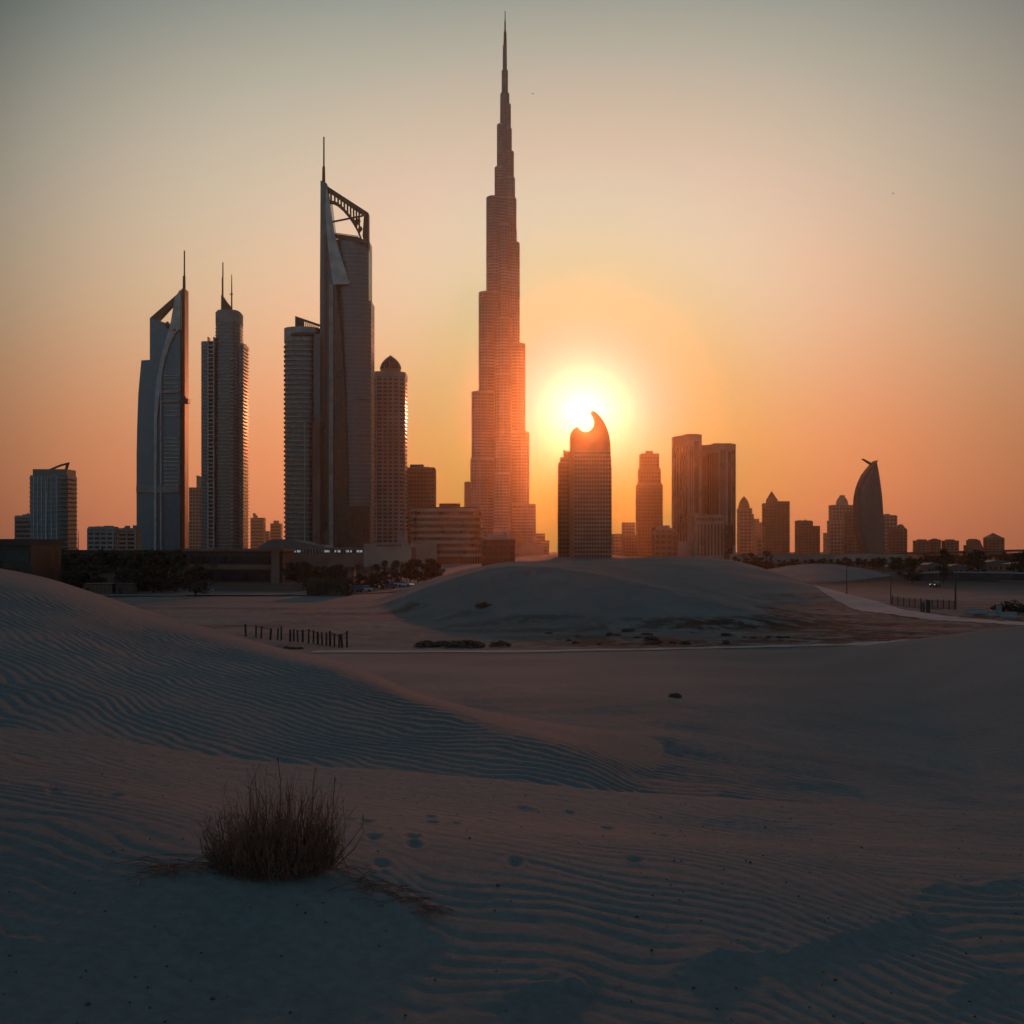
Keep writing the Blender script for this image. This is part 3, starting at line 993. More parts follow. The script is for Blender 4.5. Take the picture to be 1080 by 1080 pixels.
for py in (420, 457):
    T.put(MB().box(T.x(367), T.x(390), .2, 3, T.z(py) - .4, T.z(py) + .4), 'sky_lobby_band', 'metal')
T.put(MB().box(T.x(342.2), T.x(344.6), -.6, 2.4, T.z(560), T.z(247)), 'dark_slot', 'glass_dark')
T.put(MB().tube([(T.x(339.8), 8, T.z(200)), (T.x(339.8), 8, T.z(173)), (T.x(340), 8, T.z(172)), (T.x(340), 8, T.z(141))], [1.7, 1.3, .75, .65], 8), 'mast', 'redmetal')

# --- dark strip tower behind, domed tower, brown blocks
T = Tower('apartment_tower', 391, 1300, 'narrow dark red tower squeezed between the arched skyscraper and the domed tower', 'tower')
block(T, 386, 394.5, 405, 20, body='glass_dark', band='darkbrown', pitch=6, bth=2.5, proj=.5)

T = Tower('apartment_tower', 410, 1120, 'pale tower topped by a ribbed dark dome', 'tower')
oct_ = lambda g: [(T.x(393) - g, 8), (T.x(396.5), -g), (T.x(420), -g), (T.x(426.5) + g, 7), (T.x(426.5) + g, 30 + g), (T.x(393) - g, 30 + g)]
T.put(MB().prism_z(oct_(-.3), -.5, T.z(393)), 'wall', 'glass_bronze')
mb = MB()
rings_plan(mb, lambda z: oct_(.25), 2, T.z(396), 4.0, 1.7)
T.put(mb, 'floor_banding', 'pale')
T.put(MB().prism_z(oct_(.5), T.z(396.5), T.z(391.5)), 'cornice', 'pale')
mb = MB()
for px in (393.4, 397, 403.5, 409, 414.5, 420.5, 425.8):
    mb.box(T.x(px) - .8, T.x(px) + .8, -.7 if 396 < px < 421 else 5, 9, -.5, T.z(396))
T.put(mb, 'pilaster_grid', 'pale')
T.put(MB().box(T.x(419), T.x(427), -1.5, 28, -.5, T.z(560)), 'stair_tower', 'pale')
cx = T.x(410.2)
T.put(MB().lathe(cx, 15, [(T.k * 10.2, T.z(392)), (T.k * 10.2, T.z(388.5)), (T.k * 11, T.z(388.3)), (T.k * 11, T.z(387))], 20), 'drum', 'stone')
prof = [(T.k * r, T.z(y)) for r, y in ((10.8, 387.2), (10.9, 385), (9.6, 381.5), (7.2, 378.2), (4.2, 375.4), (1.6, 373.6), (.3, 372.4))]
dome = T.put(MB().lathe(cx, 15, prof, 24), 'dome', 'steel', smooth=True)
mb = MB()
for i in range(12):
    a = 2 * PI * i / 12
    mb.tube([(cx + (r + .15) * math.cos(a), 15 + (r + .15) * math.sin(a), z) for r, z in prof], .3, 4)
T.put(mb, 'dome_rib', 'pale', parent=dome)

T = Tower('office_block', 443, 1250, 'square brown block with flat roof behind the wide banded building', 'building')
block(T, 428, 458.5, 494, 26, body='glass_bronze', band='brown', pitch=4.4, bth=2.4, fin=4.2, finw=1.0)
T.put(MB().box(T.x(432), T.x(446), 5, 20, T.z(494.2), T.z(489.5)), 'roof_plant', 'brown')
T = Tower('office_block', 493, 1700, 'small hazy slab between the brown block and the tallest tower', 'building')
block(T, 489.5, 498, 509, 20, body='stone', bands=True, band='stone', pitch=6)

T = Tower('office_block', 470, 760, 'wide low building with rounded corners and long pale window bands', 'building')
rp = lambda g: ell(T.x(470.5), 16, T.k * 38 + g, 14 + g, 40, 5.0)
T.put(MB().prism_z(rp(-.5), -.5, T.z(534.5)), 'wall', 'glass_dark')
mb = MB()
for py in (536, 542.8, 549.6, 556.4, 563.2, 570, 577, 584):
    mb.prism_z(rp(.2), T.z(py + 3.4), T.z(py))
T.put(mb, 'floor_banding', 'stone')
mb = MB()
for i in range(26):
    px = 436 + i * 2.8
    mb.box(T.x(px) - .08, T.x(px) + .08, 2.3, 5, -.5, T.z(537))
T.put(mb, 'mullion_grid', 'stone')
T.put(MB().prism_z(ell(T.x(473), 16, T.k * 11, 9, 24, 5), T.z(534.6), T.z(530.5)), 'roof_plant', 'darkbrown')
T.put(MB().box(T.x(431), T.x(461), -6, 8, -.5, T.z(573.5)), 'entrance_wing', 'stone')
mb = MB()
for px in (448, 484):
    T.put(MB().tube([(T.x(px), 14, T.z(534)), (T.x(px), 14, T.z(528))], .12, 5), 'roof_aerial', 'steel')

# --- the tallest tower
T = Tower('skyscraper', 532, 1650, 'tallest needle like skyscraper stepping up in tiers to a long spire', 'skyscraper')


def capsule(dx, dy, L, hw, g=0.0, n=7):
    """plan of a wing from the core out to L, half width hw, along unit (dx, dy)"""
    px_, py_ = -dy, dx
    hw = hw + g
    pts = [(-px_ * hw - dx * 4, -py_ * hw - dy * 4)]
    r = hw * .8
    for i in range(n + 1):
        a = -PI / 2 + PI * i / n
        c, s = math.cos(a), math.sin(a)
        pts.append((dx * (L - r + r * c + g) + px_ * hw * s, dy * (L - r + r * c + g) + py_ * hw * s))
    pts.append((px_ * hw - dx * 4, py_ * hw - dy * 4))
    return [(x, y + 25) for x, y in pts]


cz = lambda py: T.z(py)
tiers = []     # (dir, L px, top py)
for px, py in ((496.6, 484), (497.9, 413), (505.3, 307), (513.3, 205), (522, 172), (524.4, 126)):
    tiers.append(((-.94, -.34), (532 - px) / .94 * T.k, py))
for px, py in ((565, 532), (558, 455), (553.9, 361), (547.8, 253), (544.3, 205), (542.8, 183), (541.6, 155), (539.4, 130), (538.4, 104)):
    tiers.append(((.98, -.20), (px - 532) / .98 * T.k, py))
for L, py in ((46, 560), (40, 500), (33, 395), (27, 335), (20, 235)):
    tiers.append(((-.12, -.993), L, py))
bands_ = MB()
walls = MB()
ribs = MB()
for i, ((dx, dy), L, py) in enumerate(tiers):
    hw = min(10.5, L * .42) + (.25 * (py / 100)) + .07 * i
    walls.prism_z(capsule(dx, dy, L, hw, -.25), -.5, cz(py))
    bands_.prism_z(capsule(dx, dy, L, hw, .15), cz(py) - 1.5, cz(py) + 1.2)
    below = [t for t in tiers if t[0] == (dx, dy) and t[2] > py]
    zlo = 3 if not below else max(3, min(cz(t[2]) for t in below) * 0 + max(cz(t[2]) for t in below))
    n = int((cz(py) - zlo) / 4.6)
    for j in range(n):
        z = zlo + (j + .3) * 4.6
        mech = any(abs(z - cz(q)) < 22 for q in (292, 372, 470, 545))
        bands_.prism_z(capsule(dx, dy, L, hw, .22 if not mech else .4), z, z + (1.2 if not mech else 2.2))
    pl_ = capsule(dx, dy, L, hw, .1)
    for (x, y) in pl_[1:-1]:
        ribs.box(x - .35, x + .35, y - .35, y + .35, -.5, cz(py))
T.put(walls, 'wall', 'glass_steel')
T.put(bands_, 'floor_banding', 'tierband')
T.put(ribs, 'mullion_grid', 'tierband')
core = MB().lathe(T.x(532.3), 25, [(9.5, -.5), (9.2, cz(150)), (7.4, cz(126)), (7.0, cz(92)), (4.9, cz(90)), (4.9, cz(67)), (3.4, cz(66)), (3.0, cz(40))], 16)
T.put(core, 'core', 'glass_steel')
T.put(MB().lathe(T.x(532.6), 25, [(2.6, cz(41)), (2.1, cz(26)), (1.3, cz(24)), (1.1, cz(14)), (.7, cz(12)), (.55, cz(3))], 10), 'spire', 'steel')
T.put(MB().tube([(T.x(545.5), 22, cz(253)), (T.x(544.8), 22, cz(238))], .3, 5), 'maintenance_crane', 'steel')
mb = MB().prism_z([(T.x(543), 5), (T.x(574), 5), (T.x(574), 30), (T.x(543), 30)], -.5, cz(573.5))
mb.box(T.x(544), T.x(566), 7, 28, cz(573.6), cz(566))
T.put(mb, 'podium', 'stone')

T = Tower('office_block', 526, 640, 'low dark brown brick block at the foot of the tallest tower', 'building')
block(T, 508, 543, 569, 16, body='glass_dark', band='darkbrown', pitch=3.2, bth=1.7, fin=3.2, finw=1.0)
T = Tower('apartment_block', 570, 1900, 'two tiny pale hazy blocks stepping down beside the tallest tower', 'building')
block(T, 565, 575, 562.5, 16, body='glass_bronze', band='stone', pitch=5, bth=2.6, roof=False)
block(T, 574.6, 579.5, 570, 12, y0=3, body='glass_bronze', band='stone', pitch=5, bth=2.6, roof=False, name='lower_wing')

# --- crescent-topped tower in front of the sun
T = Tower('office_tower', 623, 1300, 'tower with a crescent notch in its roof cradling the setting sun', 'tower')
top = [(602, 460), (602.3, 456.5), (604.2, 453.2), (608, 450.3), (609.8, 450.8), (612, 453.3), (615, 455.2), (618, 455.6), (621.4, 454.8), (625, 451.6), (627.6, 447.2), (628.2, 442.5), (627.2, 437.8), (624.4, 432.9), (628.5, 434.6), (632.5, 438.6), (636, 443.2), (639.6, 450), (642.4, 458.2), (643.8, 467), (644.5, 490), (644.8, B), (602, B)]
T.put(MB().prism_y(T.P(top), 1.2, 26), 'wall', 'glass_bronze')
outer = [(601.7, B), (601.7, 456.3), (604, 452.6), (606.5, 451), (606.5, 470), (605.6, 470), (605.6, B)]
grid = MB()
for i in range(26):
    py = 474.5 + i * 4.35
    grid.box(T.x(602.2), T.x(644.9 if py > 480 else 644.2), .2, 25.5, T.z(py + 2.0), T.z(py))
for i in range(13):
    px = 605.8 + i * 2.98
    grid.box(T.x(px) - .45, T.x(px) + .45, .05, 3, -.5, T.z(474))
T.put(grid, 'window_grid', 'stone')
T.put(MB().box(T.x(601.6), T.x(605.4), .0, 27, -.5, T.z(474)), 'corner_pier', 'sunglow')
T.put(MB().box(T.x(644.2), T.x(645.2), .3, 27, -.5, T.z(492)), 'corner_pier', 'sunglow')
crown = [p for p in top if p[1] is not None and p[1] < 474.5] + [(644.0, 474), (602, 474)]
T.put(MB().prism_y(T.P(crown), .4, 27), 'crescent_crown', 'sunglow')

T = Tower('apartment_tower', 597, 1340, 'slim stepped tower tucked against the crescent roofed tower', 'tower')
block(T, 589, 604, 488, 22, body='glass_bronze', band='brown', pitch=5, bth=2.4, fin=4, finw=1.2)
block(T, 591, 604, 482, 18, y0=2, body='glass_bronze', band='brown', pbase=489, name='upper_storey', roof=False, pitch=3)
T.put(MB().prism_y(T.P([(594.8, 482.3), (594.8, 473.8), (597.5, 475.5), (604, 476), (604, 482.3)]), 4, 18), 'sloped_crown', 'brown')

for spec in (([(645.5, 660, 563), (656.6, 669.8, 551)], 1800, 'pale hazy block with a taller cube behind, beside the crescent tower'), ([(690, 709.5, 558.5), (708, 715, 560)], 1000, 'low brown block between the stepped tower and the twin slabs')):
    bl, D, lab = spec
    T = Tower('apartment_block', bl[0][0] + 5, D, lab, 'building')
    for i, (a, b, c) in enumerate(bl):
        block(T, a, b, c, 16 - 3 * i, y0=3 * i, body='glass_bronze', band='stone' if D > 1500 else 'brown', pitch=5, bth=2.6, fin=5, finw=1.6, name='wall' if i == 0 else 'rear_wing', roof=D < 1500)
T = Tower('apartment_block', 664, 1500, 'low pale block in front of the cube topped block', 'building')
block(T, 657, 672, 564, 14, body='glass_bronze', band='stone', pitch=4, bth=2, fin=4, finw=1.4, roof=False)

T = Tower('office_tower', 686, 1450, 'stepped brown tower with small square cap right of the crescent tower'.replace('right of', 'standing apart from'), 'tower')
block(T, 673, 698.8, 511, 30, body='glass_bronze', band='brown', pitch=4.6, bth=2.2, fin=3.8, finw=1.3)
block(T, 675, 697, 494, 26, y0=2, body='glass_bronze', band='brown', pitch=4.6, bth=2.2, fin=3.8, finw=1.3, pbase=512, name='upper_storey', roof=False)
block(T, 676.4, 695.4, 478, 24, y0=3, body='glass_bronze', band='brown', pitch=4.6, bth=2.2, fin=3.8, finw=1.3, pbase=495, name='upper_storey', roof=False)
T.put(MB().box(T.x(682), T.x(689.5), 8, 20, T.z(478.3), T.z(474.8)), 'cap', 'brown')

# --- twin slab towers
T = Tower('office_tower', 745, 1200, 'pair of joined pale slab towers with tall dark window slots', 'tower')
pA = [(T.x(713.6), 22), (T.x(726), 0), (T.x(740.2), 0), (T.x(740.2), 40), (T.x(714), 40)]
T.put(MB().prism_z(pA, -.5, T.z(458.2)), 'left_slab', 'stone')
pB = [(T.x(741.7), 18), (T.x(758.6), 2), (T.x(776.4), 2), (T.x(776.6), 36), (T.x(742), 42)]
T.put(MB().prism_z(pB, -.5, T.z(468)), 'right_slab', 'stone')
T.put(MB().box(T.x(738), T.x(744), 16, 34, -.5, T.z(472)), 'link_core', 'brown')
mb = MB()
mb.box(T.x(732.4), T.x(736.8), -.35, .6, T.z(541), T.z(465))
mb.box(T.x(744.6), T.x(748.2), 9.2, 14, T.z(541), T.z(481))
mb.box(T.x(768.2), T.x(771.2), 1.6, 2.8, T.z(560), T.z(476))
T.put(mb, 'window_slot', 'glass_dark')
mb = MB()


def on_edge(a, b, t0, t1, z0, z1, d):
    ax, ay = a
    bx, by = b
    ux, uy = bx - ax, by - ay
    l = math.hypot(ux, uy)
    nx, ny = uy / l, -ux / l
    p = [(ax + ux * t0, ay + uy * t0), (ax + ux * t1, ay + uy * t1)]
    pl4 = [(p[0][0] + nx * d, p[0][1] + ny * d), (p[1][0] + nx * d, p[1][1] + ny * d), (p[1][0] - nx * .4, p[1][1] - ny * .4), (p[0][0] - nx * .4, p[0][1] - ny * .4)]
    mb.prism_z(pl4, z0, z1)


for i in range(5):
    on_edge(pA[0], pA[1], .08 + i * .19, .17 + i * .19, T.z(575), T.z(470), .5)
for i in range(6):
    on_edge(pB[0], pB[1], .42 + i * .1, .47 + i * .1, T.z(545), T.z(477), .5)
for px in (728.3, 730.6):
    mb.box(T.x(px) - .4, T.x(px) + .4, -.3, .5, T.z(541), T.z(470))
for i, px in enumerate((760.8, 762.8, 764.8, 773.2, 774.9)):
    mb.box(T.x(px) - .45, T.x(px) + .45, 1.65, 2.6, T.z(575), T.z(474))
T.put(mb, 'window_strip', 'glass_dark')
mb = MB()
for py in range(465, 580, 4):
    z = T.z(py)
    mb.prism_z([(x * 1.0 + (-.12 if x < T.x(720) else .12), y - .14 if y < 25 else y) for x, y in pA], z, z + .35)
    if py > 472:
        mb.prism_z([(x * 1.0 + (-.12 if x < T.x(750) else .12), y - .14 if y < 25 else y) for x, y in pB], z + .1, z + .45)
T.put(mb, 'floor_stripe', 'stone')
mb = MB().box(T.x(730.6), T.x(761), -14, .2, -.5, T.z(543.5))
pod = T.put(mb, 'podium', 'stone')
mb = MB()
for i in range(8):
    px = 733.5 + i * 3.5
    mb.box(T.x(px), T.x(px + 1.5), -14.3, -13, 3, T.z(553))
for i in range(12):
    px = 732.5 + i * 2.3
    mb.box(T.x(px), T.x(px + 1.2), -14.3, -13, T.z(549.5), T.z(546.5))
T.put(mb, 'window_strip', 'glass_dark', parent=pod)
T.put(MB().box(T.x(761.3), T.x(771.5), -6, 1.8, -.5, T.z(554)), 'dark_annex', 'glass_dark')
T.put(MB().box(T.x(708.5), T.x(730.4), -8, 20, -.5, T.z(571)), 'low_wing', 'stone')
mb = MB()
for a, b, p, py in ((714.6, 739.4, 12, 458.2), (745, 775.6, 14, 468)):
    T.put(MB().box(T.x(a + 10), T.x(b - 1), p, p + 14, T.z(py) - .2, T.z(py) + 2), 'roof_plant', 'concrete')

# --- hazy towers to the right


def crown_pyr(T, px0, px1, pbase, apex_px, apex_py, d, kind='ogive', m='stone', y0=0):
    cx_ = T.x(apex_px)
    hw = (T.x(px1) - T.x(px0)) / 2
    zb, za = T.z(pbase), T.z(apex_py)
    prof = {'ogive': ((1, 0), (.93, .25), (.75, .52), (.45, .78), (.12, .95), (.02, 1)), 'pyramid': ((1, 0), (.03, 1)),
            'dome': ((1, 0), (.96, .3), (.82, .58), (.56, .82), (.25, .96), (.04, 1)), 'spire': ((1, 0), (.72, .28), (.42, .62), (.1, .9), (.02, 1))}[kind]
    mb = MB()
    n = 4 if kind in ('pyramid', 'spire') else 16
    rings = []
    for r, t in prof:
        z = zb + (za - zb) * t
        if n == 4:
            rings.append([(cx_ - hw * r, y0 + d / 2 - d / 2 * r, z), (cx_ + hw * r, y0 + d / 2 - d / 2 * r, z), (cx_ + hw * r, y0 + d / 2 + d / 2 * r, z), (cx_ - hw * r, y0 + d / 2 + d / 2 * r, z)])
        else:
            rings.append([(cx_ + hw * r * math.cos(2 * PI * k / n), y0 + d / 2 + d / 2 * r * math.sin(2 * PI * k / n), z) for k in range(n)])
    mb.loft(rings)
    return T.put(mb, 'crown', m)


KW = dict(body='glass_bronze', band='stone', pitch=6, bth=2.6, fin=6, finw=2.0)
T = Tower('apartment_tower', 786, 1900, 'hazy tower with a tall bullet shaped point next to the twin slabs', 'tower')
block(T, 780, 793, 536, 24, roof=False, **KW)
block(T, 786, 795, 542, 24, y0=2, name='side_wing', roof=False, **KW)
crown_pyr(T, 780.3, 792.7, 536.2, 786, 523, 22, 'ogive', 'brown')
T = Tower('apartment_block', 799, 2500, 'faint slab in the gap between the two pointed towers', 'building')
block(T, 794.5, 800.5, 547, 20, roof=False, **KW)
block(T, 800, 807, 551, 20, y0=2, name='lower_wing', roof=False, **KW)
T = Tower('apartment_block', 801, 1900, 'small block touching the foot of the spire topped tower', 'building')
block(T, 799, 808, 566, 20, roof=False, **KW)
T = Tower('apartment_tower', 820, 1750, 'dark hazy tower with a small central spire above its shoulders', 'tower')
KW2 = dict(KW, band='brown', pitch=5)
block(T, 807.3, 824, 530.5, 26, roof=False, **KW2)
block(T, 820, 833, 528.5, 26, y0=3, name='side_wing', roof=False, **KW2)
block(T, 811, 821, 526, 18, y0=4, pbase=531, name='upper_storey', bands=False, body='brown', roof=False)
crown_pyr(T, 811.2, 820.6, 526.2, 815.7, 517.5, 14, 'spire', 'brown', y0=5)
T = Tower('apartment_block', 853, 1900, 'plain flat topped hazy block standing alone between pointed towers', 'building')
block(T, 841.5, 857, 549.7, 22, **KW2)
block(T, 856, 865, 554.5, 20, y0=3, name='side_wing', roof=False, **KW2)
T = Tower('apartment_tower', 889, 2000, 'hazy stepped tower with an arched crown behind the sail shaped tower', 'tower')
block(T, 878, 903, 532.5, 26, roof=False, **KW)
block(T, 875, 890, 549, 22, y0=-4, name='front_wing', roof=False, **KW)
crown_pyr(T, 884, 897, 532.7, 890.3, 522.7, 22, 'dome', 'stone', y0=2)
T.put(MB().box(T.x(888), T.x(892.6), 8, 16, T.z(524), T.z(522)), 'lantern', 'stone')
T = Tower('apartment_block', 898, 1600, 'plain dark slab standing close beside the sail shaped tower', 'building')
block(T, 894, 906, 540.5, 18, roof=False, **KW2)
T = Tower('apartment_block', 873, 2300, 'faint narrow block stuck to the arched crown tower', 'building')
block(T, 870.5, 876, 562, 18, roof=False, **KW)
T = Tower('apartment_tower', 940, 1900, 'square topped hazy tower behind the sail shaped tower', 'tower')
block(T, 931, 946, 544, 24, **KW)
T.put(MB().box(T.x(934.5), T.x(939.5), 6, 16, T.z(544.2), T.z(542)), 'cap', 'stone')
T = Tower('apartment_tower', 950, 1800, 'shorter hazy tower with a rounded cap past the sail shaped tower', 'tower')
block(T, 941, 956.5, 558, 22, roof=False, **KW2)
block(T, 946, 956.5, 556.5, 18, y0=2, name='upper_storey', roof=False, pbase=559, bands=False, body='brown')
crown_pyr(T, 948, 956.2, 556.8, 952, 552.6, 14, 'dome', 'brown', y0=3)
for a, b, c, kind, lab in ((967, 981.5, 570, 0, 'low squat far block, first past the two towers by the sail'), (984, 992, 569, 1, 'small narrow far block with rounded roof'), (997.5, 1011, 570, 2, 'low squat far block with a little roof hut'),
                           (1021, 1039, 568.5, 3, 'low far block with stepped and sloping sides'), (1042, 1059, 567, 4, 'far block with a pointed gable roof')):
    T = Tower('apartment_block', (a + b) / 2, 1700, lab, 'building')
    kw = dict(KW2, pitch=4, bth=2)
    if kind == 3:
        block(T, 1021, 1028, 575, 18, roof=False, **kw)
        T.put(MB().prism_y(T.P([(1024, 569.5), (1034, 569.5), (1039, 581), (1039, B), (1024, B)]), 2, 18), 'sloped_wing', 'brown')
        T.put(MB().box(T.x(1025), T.x(1032), 4, 14, T.z(570), T.z(568.3)), 'cap', 'brown')
        continue
    block(T, a, b, c, 18, roof=False, **kw)
    if kind == 4:
        crown_pyr(T, 1042.2, 1058.8, 567.2, 1050, 562, 18, 'pyramid', 'brown')
    elif kind == 1:
        crown_pyr(T, a + .3, b - .3, c + .2, (a + b) / 2, c - 1.2, 14, 'dome', 'brown', y0=2)
    else:
        T.put(MB().box(T.x(a + 3), T.x(b - 3), 4, 14, T.z(c + .3), T.z(c - 1.2)), 'cap', 'brown')
for a, b, c, D in ((958, 963, 577, 2200), (961, 967, 578, 2000)):
    pass

# --- sail-shaped tower
T = Tower('office_tower', 918, 1180, 'dark sail shaped tower with curved edges and a small blade at its tip', 'tower')
T.root.location.y -= 9
lefts = [(584, 912), (575, 908), (565, 905.6), (550, 903.7), (535, 903.2), (525, 903.6), (515, 905.6), (507, 908.5), (500, 912.2), (494, 916.6), (489, 921), (486, 924)]
rights = [(584, 932.8), (575, 932.8), (565, 932.7), (550, 932.3), (535, 931.6), (525, 930.9), (515, 929.8), (507, 928.7), (500, 927.6), (494, 926.6), (489, 925.6), (486, 924.9)]
rings = []
for (py, l), (_, r) in zip(lefts, rights):
    n = 12
    ring = []
    cx_, hw = (T.x(l) + T.x(r)) / 2, (T.x(r) - T.x(l)) / 2
    for i in range(n + 1):
        t = i / n
        ring.append((cx_ - hw + 2 * hw * t, 2 + 8 * (1 - math.sin(PI * (t * .5 + .5)) ** 1.0) * 1.0 + 6 * (1 - t) ** 2))
    for i in range(n - 1, 0, -1):
        t = i / n
        ring.append((cx_ - hw + 2 * hw * t, 14 + 8 * math.sin(PI * t) + 4 * (1 - t)))
    rings.append([(x, y, T.z(py) if py != 584 else -.5) for x, y in ring])
T.put(MB().loft(rings), 'wall', 'glass_grey', smooth=False)
mb = MB()
ed = [(T.x(l) - .3, 8, T.z(py) if py != 584 else -.5) for py, l in lefts]
for i in range(len(ed) - 1):
    (x0, y0, z0), (x1, y1, z1) = ed[i], ed[i + 1]
    mb.loft([[(x0 - 1.2, 5, z0), (x0 + 1.4, 4, z0), (x0 + 1.4, 16, z0), (x0 - 1.2, 16, z0)], [(x1 - 1.2, 5, z1), (x1 + 1.4, 4, z1), (x1 + 1.4, 16, z1), (x1 - 1.2, 16, z1)]])
T.put(mb, 'edge_fin', 'brown')
T.put(MB().prism_y(T.P([(908.8, 484.2), (910.2, 483.6), (921.5, 489.5), (920, 492)]), 8, 11), 'tip_blade', 'steel')
mb = MB()
for i in range(22):
    py = 500 + i * 3.7
    l = float(np.interp(py, [p for p, _ in lefts[::-1]], [q for _, q in lefts[::-1]]))
    r = float(np.interp(py, [p for p, _ in rights[::-1]], [q for _, q in rights[::-1]]))
    cx_, hw = (T.x(l) + T.x(r)) / 2, (T.x(r) - T.x(l)) / 2
    for j in range(6):
        t0, t1 = j / 6 + .02, (j + 1) / 6 + .02
        f_ = lambda t: (cx_ - hw + 2 * hw * t, 2 + 8 * (1 - math.sin(PI * (t * .5 + .5))) + 6 * (1 - t) ** 2 - .25)
        (xa, ya), (xb, yb) = f_(t0), f_(min(t1, .98))
        mb.prism_z([(xa, ya), (xb, yb), (xb, yb + .8), (xa, ya + .8)], T.z(py), T.z(py) + .35)
T.put(mb, 'floor_stripe', 'steel')

# --- low podium buildings in front of the towers
T = Tower('mall_building', 245, 330, 'low brown building with two dark window bands and a corner pier', 'building')
x0, x1 = T.x(193), T.x(298)
T.put(MB().box(x0, x1, 0, 18, -.5, T.z(580)), 'wall', 'darkbrown')
mb = MB()
mb.box(x0 + 1.5, T.x(286), -.15, 1, T.z(594), T.z(586.5))
mb.box(x0 + 1.0, T.x(284), -.15, 1, T.z(612), T.z(602.5))
T.put(mb, 'window_band', 'glass_dark')
mb = MB()
for i in range(15):
    x = x0 + 2 + i * (T.x(286) - x0 - 2) / 14.5
    mb.box(x - .06, x + .06, -.25, 0, T.z(594), T.z(586.5))
T.put(mb, 'mullion_grid', 'steel')
T.put(MB().box(x0 - .3, x1 + .3, -.5, 18.3, T.z(581.5), T.z(578.5)), 'cornice', 'terracotta')
T.put(MB().box(x0 - .1, T.x(287), -.4, .6, T.z(600.5), T.z(595.5)), 'spandrel', 'terracotta')
T.put(MB().box(T.x(287), T.x(295), -1.2, 5, -.5, T.z(577.5)), 'corner_pier', 'terracotta')

T = Tower('hall_building', 330, 620, 'long pale low hall with domed roof and a row of lit windows', 'building')
x0, x1 = T.x(272), T.x(432)
mb = MB()
pts = [(272, 578), (276, 573.5), (283, 570.2), (293, 568.6), (304, 568.8), (314, 571), (324, 573.6), (340, 575.5), (345, 578)]
mb.prism_y(T.P(pts + [(345, 581), (272, 581)]), 2, 34)
T.put(mb, 'domed_roof', 'roof')
T.put(MB().box(x0, x1, 0, 40, -.5, T.z(577.2)), 'wall', 'brown')
mb = MB()
mb.box(T.x(300), T.x(428), -.15, .6, T.z(583.5), T.z(579.5))
T.put(mb, 'window_band', 'glass_dark')
r = random.Random(5)
for a, b in ((309.5, 312), (313.5, 317.2), (342, 347.5), (352.5, 354.5), (356.5, 359.5), (365, 368), (369.5, 371), (376.5, 382.5), (387, 390.5), (396, 398)):
    T.put(MB().box(T.x(a), T.x(b), -.4, .2, T.z(582.5), T.z(580.3)), 'lit_window', 'lit')
mb = MB()
for i in range(40):
    px = 300 + i * 3.3
    mb.box(T.x(px) - .2, T.x(px) + .2, -.5, .2, T.z(583.6), T.z(579.4))
T.put(mb, 'mullion_grid', 'pale')
T.put(MB().box(T.x(385), T.x(434), -6, -.1, -.5, T.z(573.5)), 'arcade_wing', 'stone')
mb = MB()
for i in range(13):
    px = 399 + i * 2.0
    mb.box(T.x(px), T.x(px + 1.0), -6.2, -5.5, T.z(573.2 + 3.4), T.z(574.2))
T.put(mb, 'window_slot', 'glass_dark')

T = Tower('colonnade', 335, 380, 'low brown colonnade wall standing behind the trees below the pale hall', 'building')
T.put(MB().box(T.x(298), T.x(372), 0, 8, -.5, T.z(597)), 'wall', 'brown')
mb = MB()
for i in range(16):
    px = 299.5 + i * 4.6
    mb.box(T.x(px) - .35, T.x(px) + .35, -.5, .2, -.5, T.z(596.5))
T.put(mb, 'pilaster_grid', 'terracotta')

T = Tower('pavilion', 12, 210, 'dark flat roofed pavilion with a thick overhanging slab behind the dune crest', 'building')
T.put(MB().box(T.x(-60), T.x(33), 0, 14, -.5, T.z(575)), 'wall', 'glass_dark')
T.put(MB().box(T.x(-62), T.x(33.5), -1.2, 15, T.z(575.2), T.z(568.5)), 'roof_slab', 'darkbrown')
T.put(MB().box(T.x(-60), T.x(31), -.15, 1, T.z(592), T.z(581)), 'parapet', 'steel')
T = Tower('perimeter_wall', 110, 330, 'long dark blank wall behind the belt of trees', 'wall')
T.put(MB().box(T.x(30), T.x(196), 0, 10, -.5, T.z(580.5)), 'wall', 'darkbrown')
T.put(MB().box(T.x(29), T.x(196.5), -.4, 10.4, T.z(581.5), T.z(580)), 'coping', 'darkbrown')

for a, b, t, D, m, lab in ((95, 124, 605, 262, 'brown', 'long dark site cabin with panel joints under the dark trees'), (128, 157, 603.5, 270, 'brown', 'brown panelled shed in the row under the dark trees'), (163, 189, 604, 268, 'brown', 'brown shed nearest the big round tree'),
                         (88, 118, 616, 250, 'terracotta', 'low ribbed container close to the dune edge'), (122, 139, 616, 250, 'brown', 'short brown container beside the ribbed one')):
    T = Tower('shed', (a + b) / 2, D, lab, 'shed')
    zt = T.z(t)
    w0, w1 = T.x(a), T.x(b)
    T.put(MB().box(w0, w1, 0, 3.2, -.5, zt), 'wall', m)
    T.put(MB().box(w0 - .2, w1 + .2, -.2, 3.4, zt - .05, zt + .15), 'roof', 'steel')
    mb = MB()
    n = 7
    for i in range(n):
        x = w0 + (i + .3) * (w1 - w0) / n
        mb.box(x, x + .08, -.1, .1, .2, zt - .3)
    mb.box(w0 + .6, w0 + 1.5, -.06, .1, 0, 2.0)
    T.put(mb, 'panel_joint', 'steel')

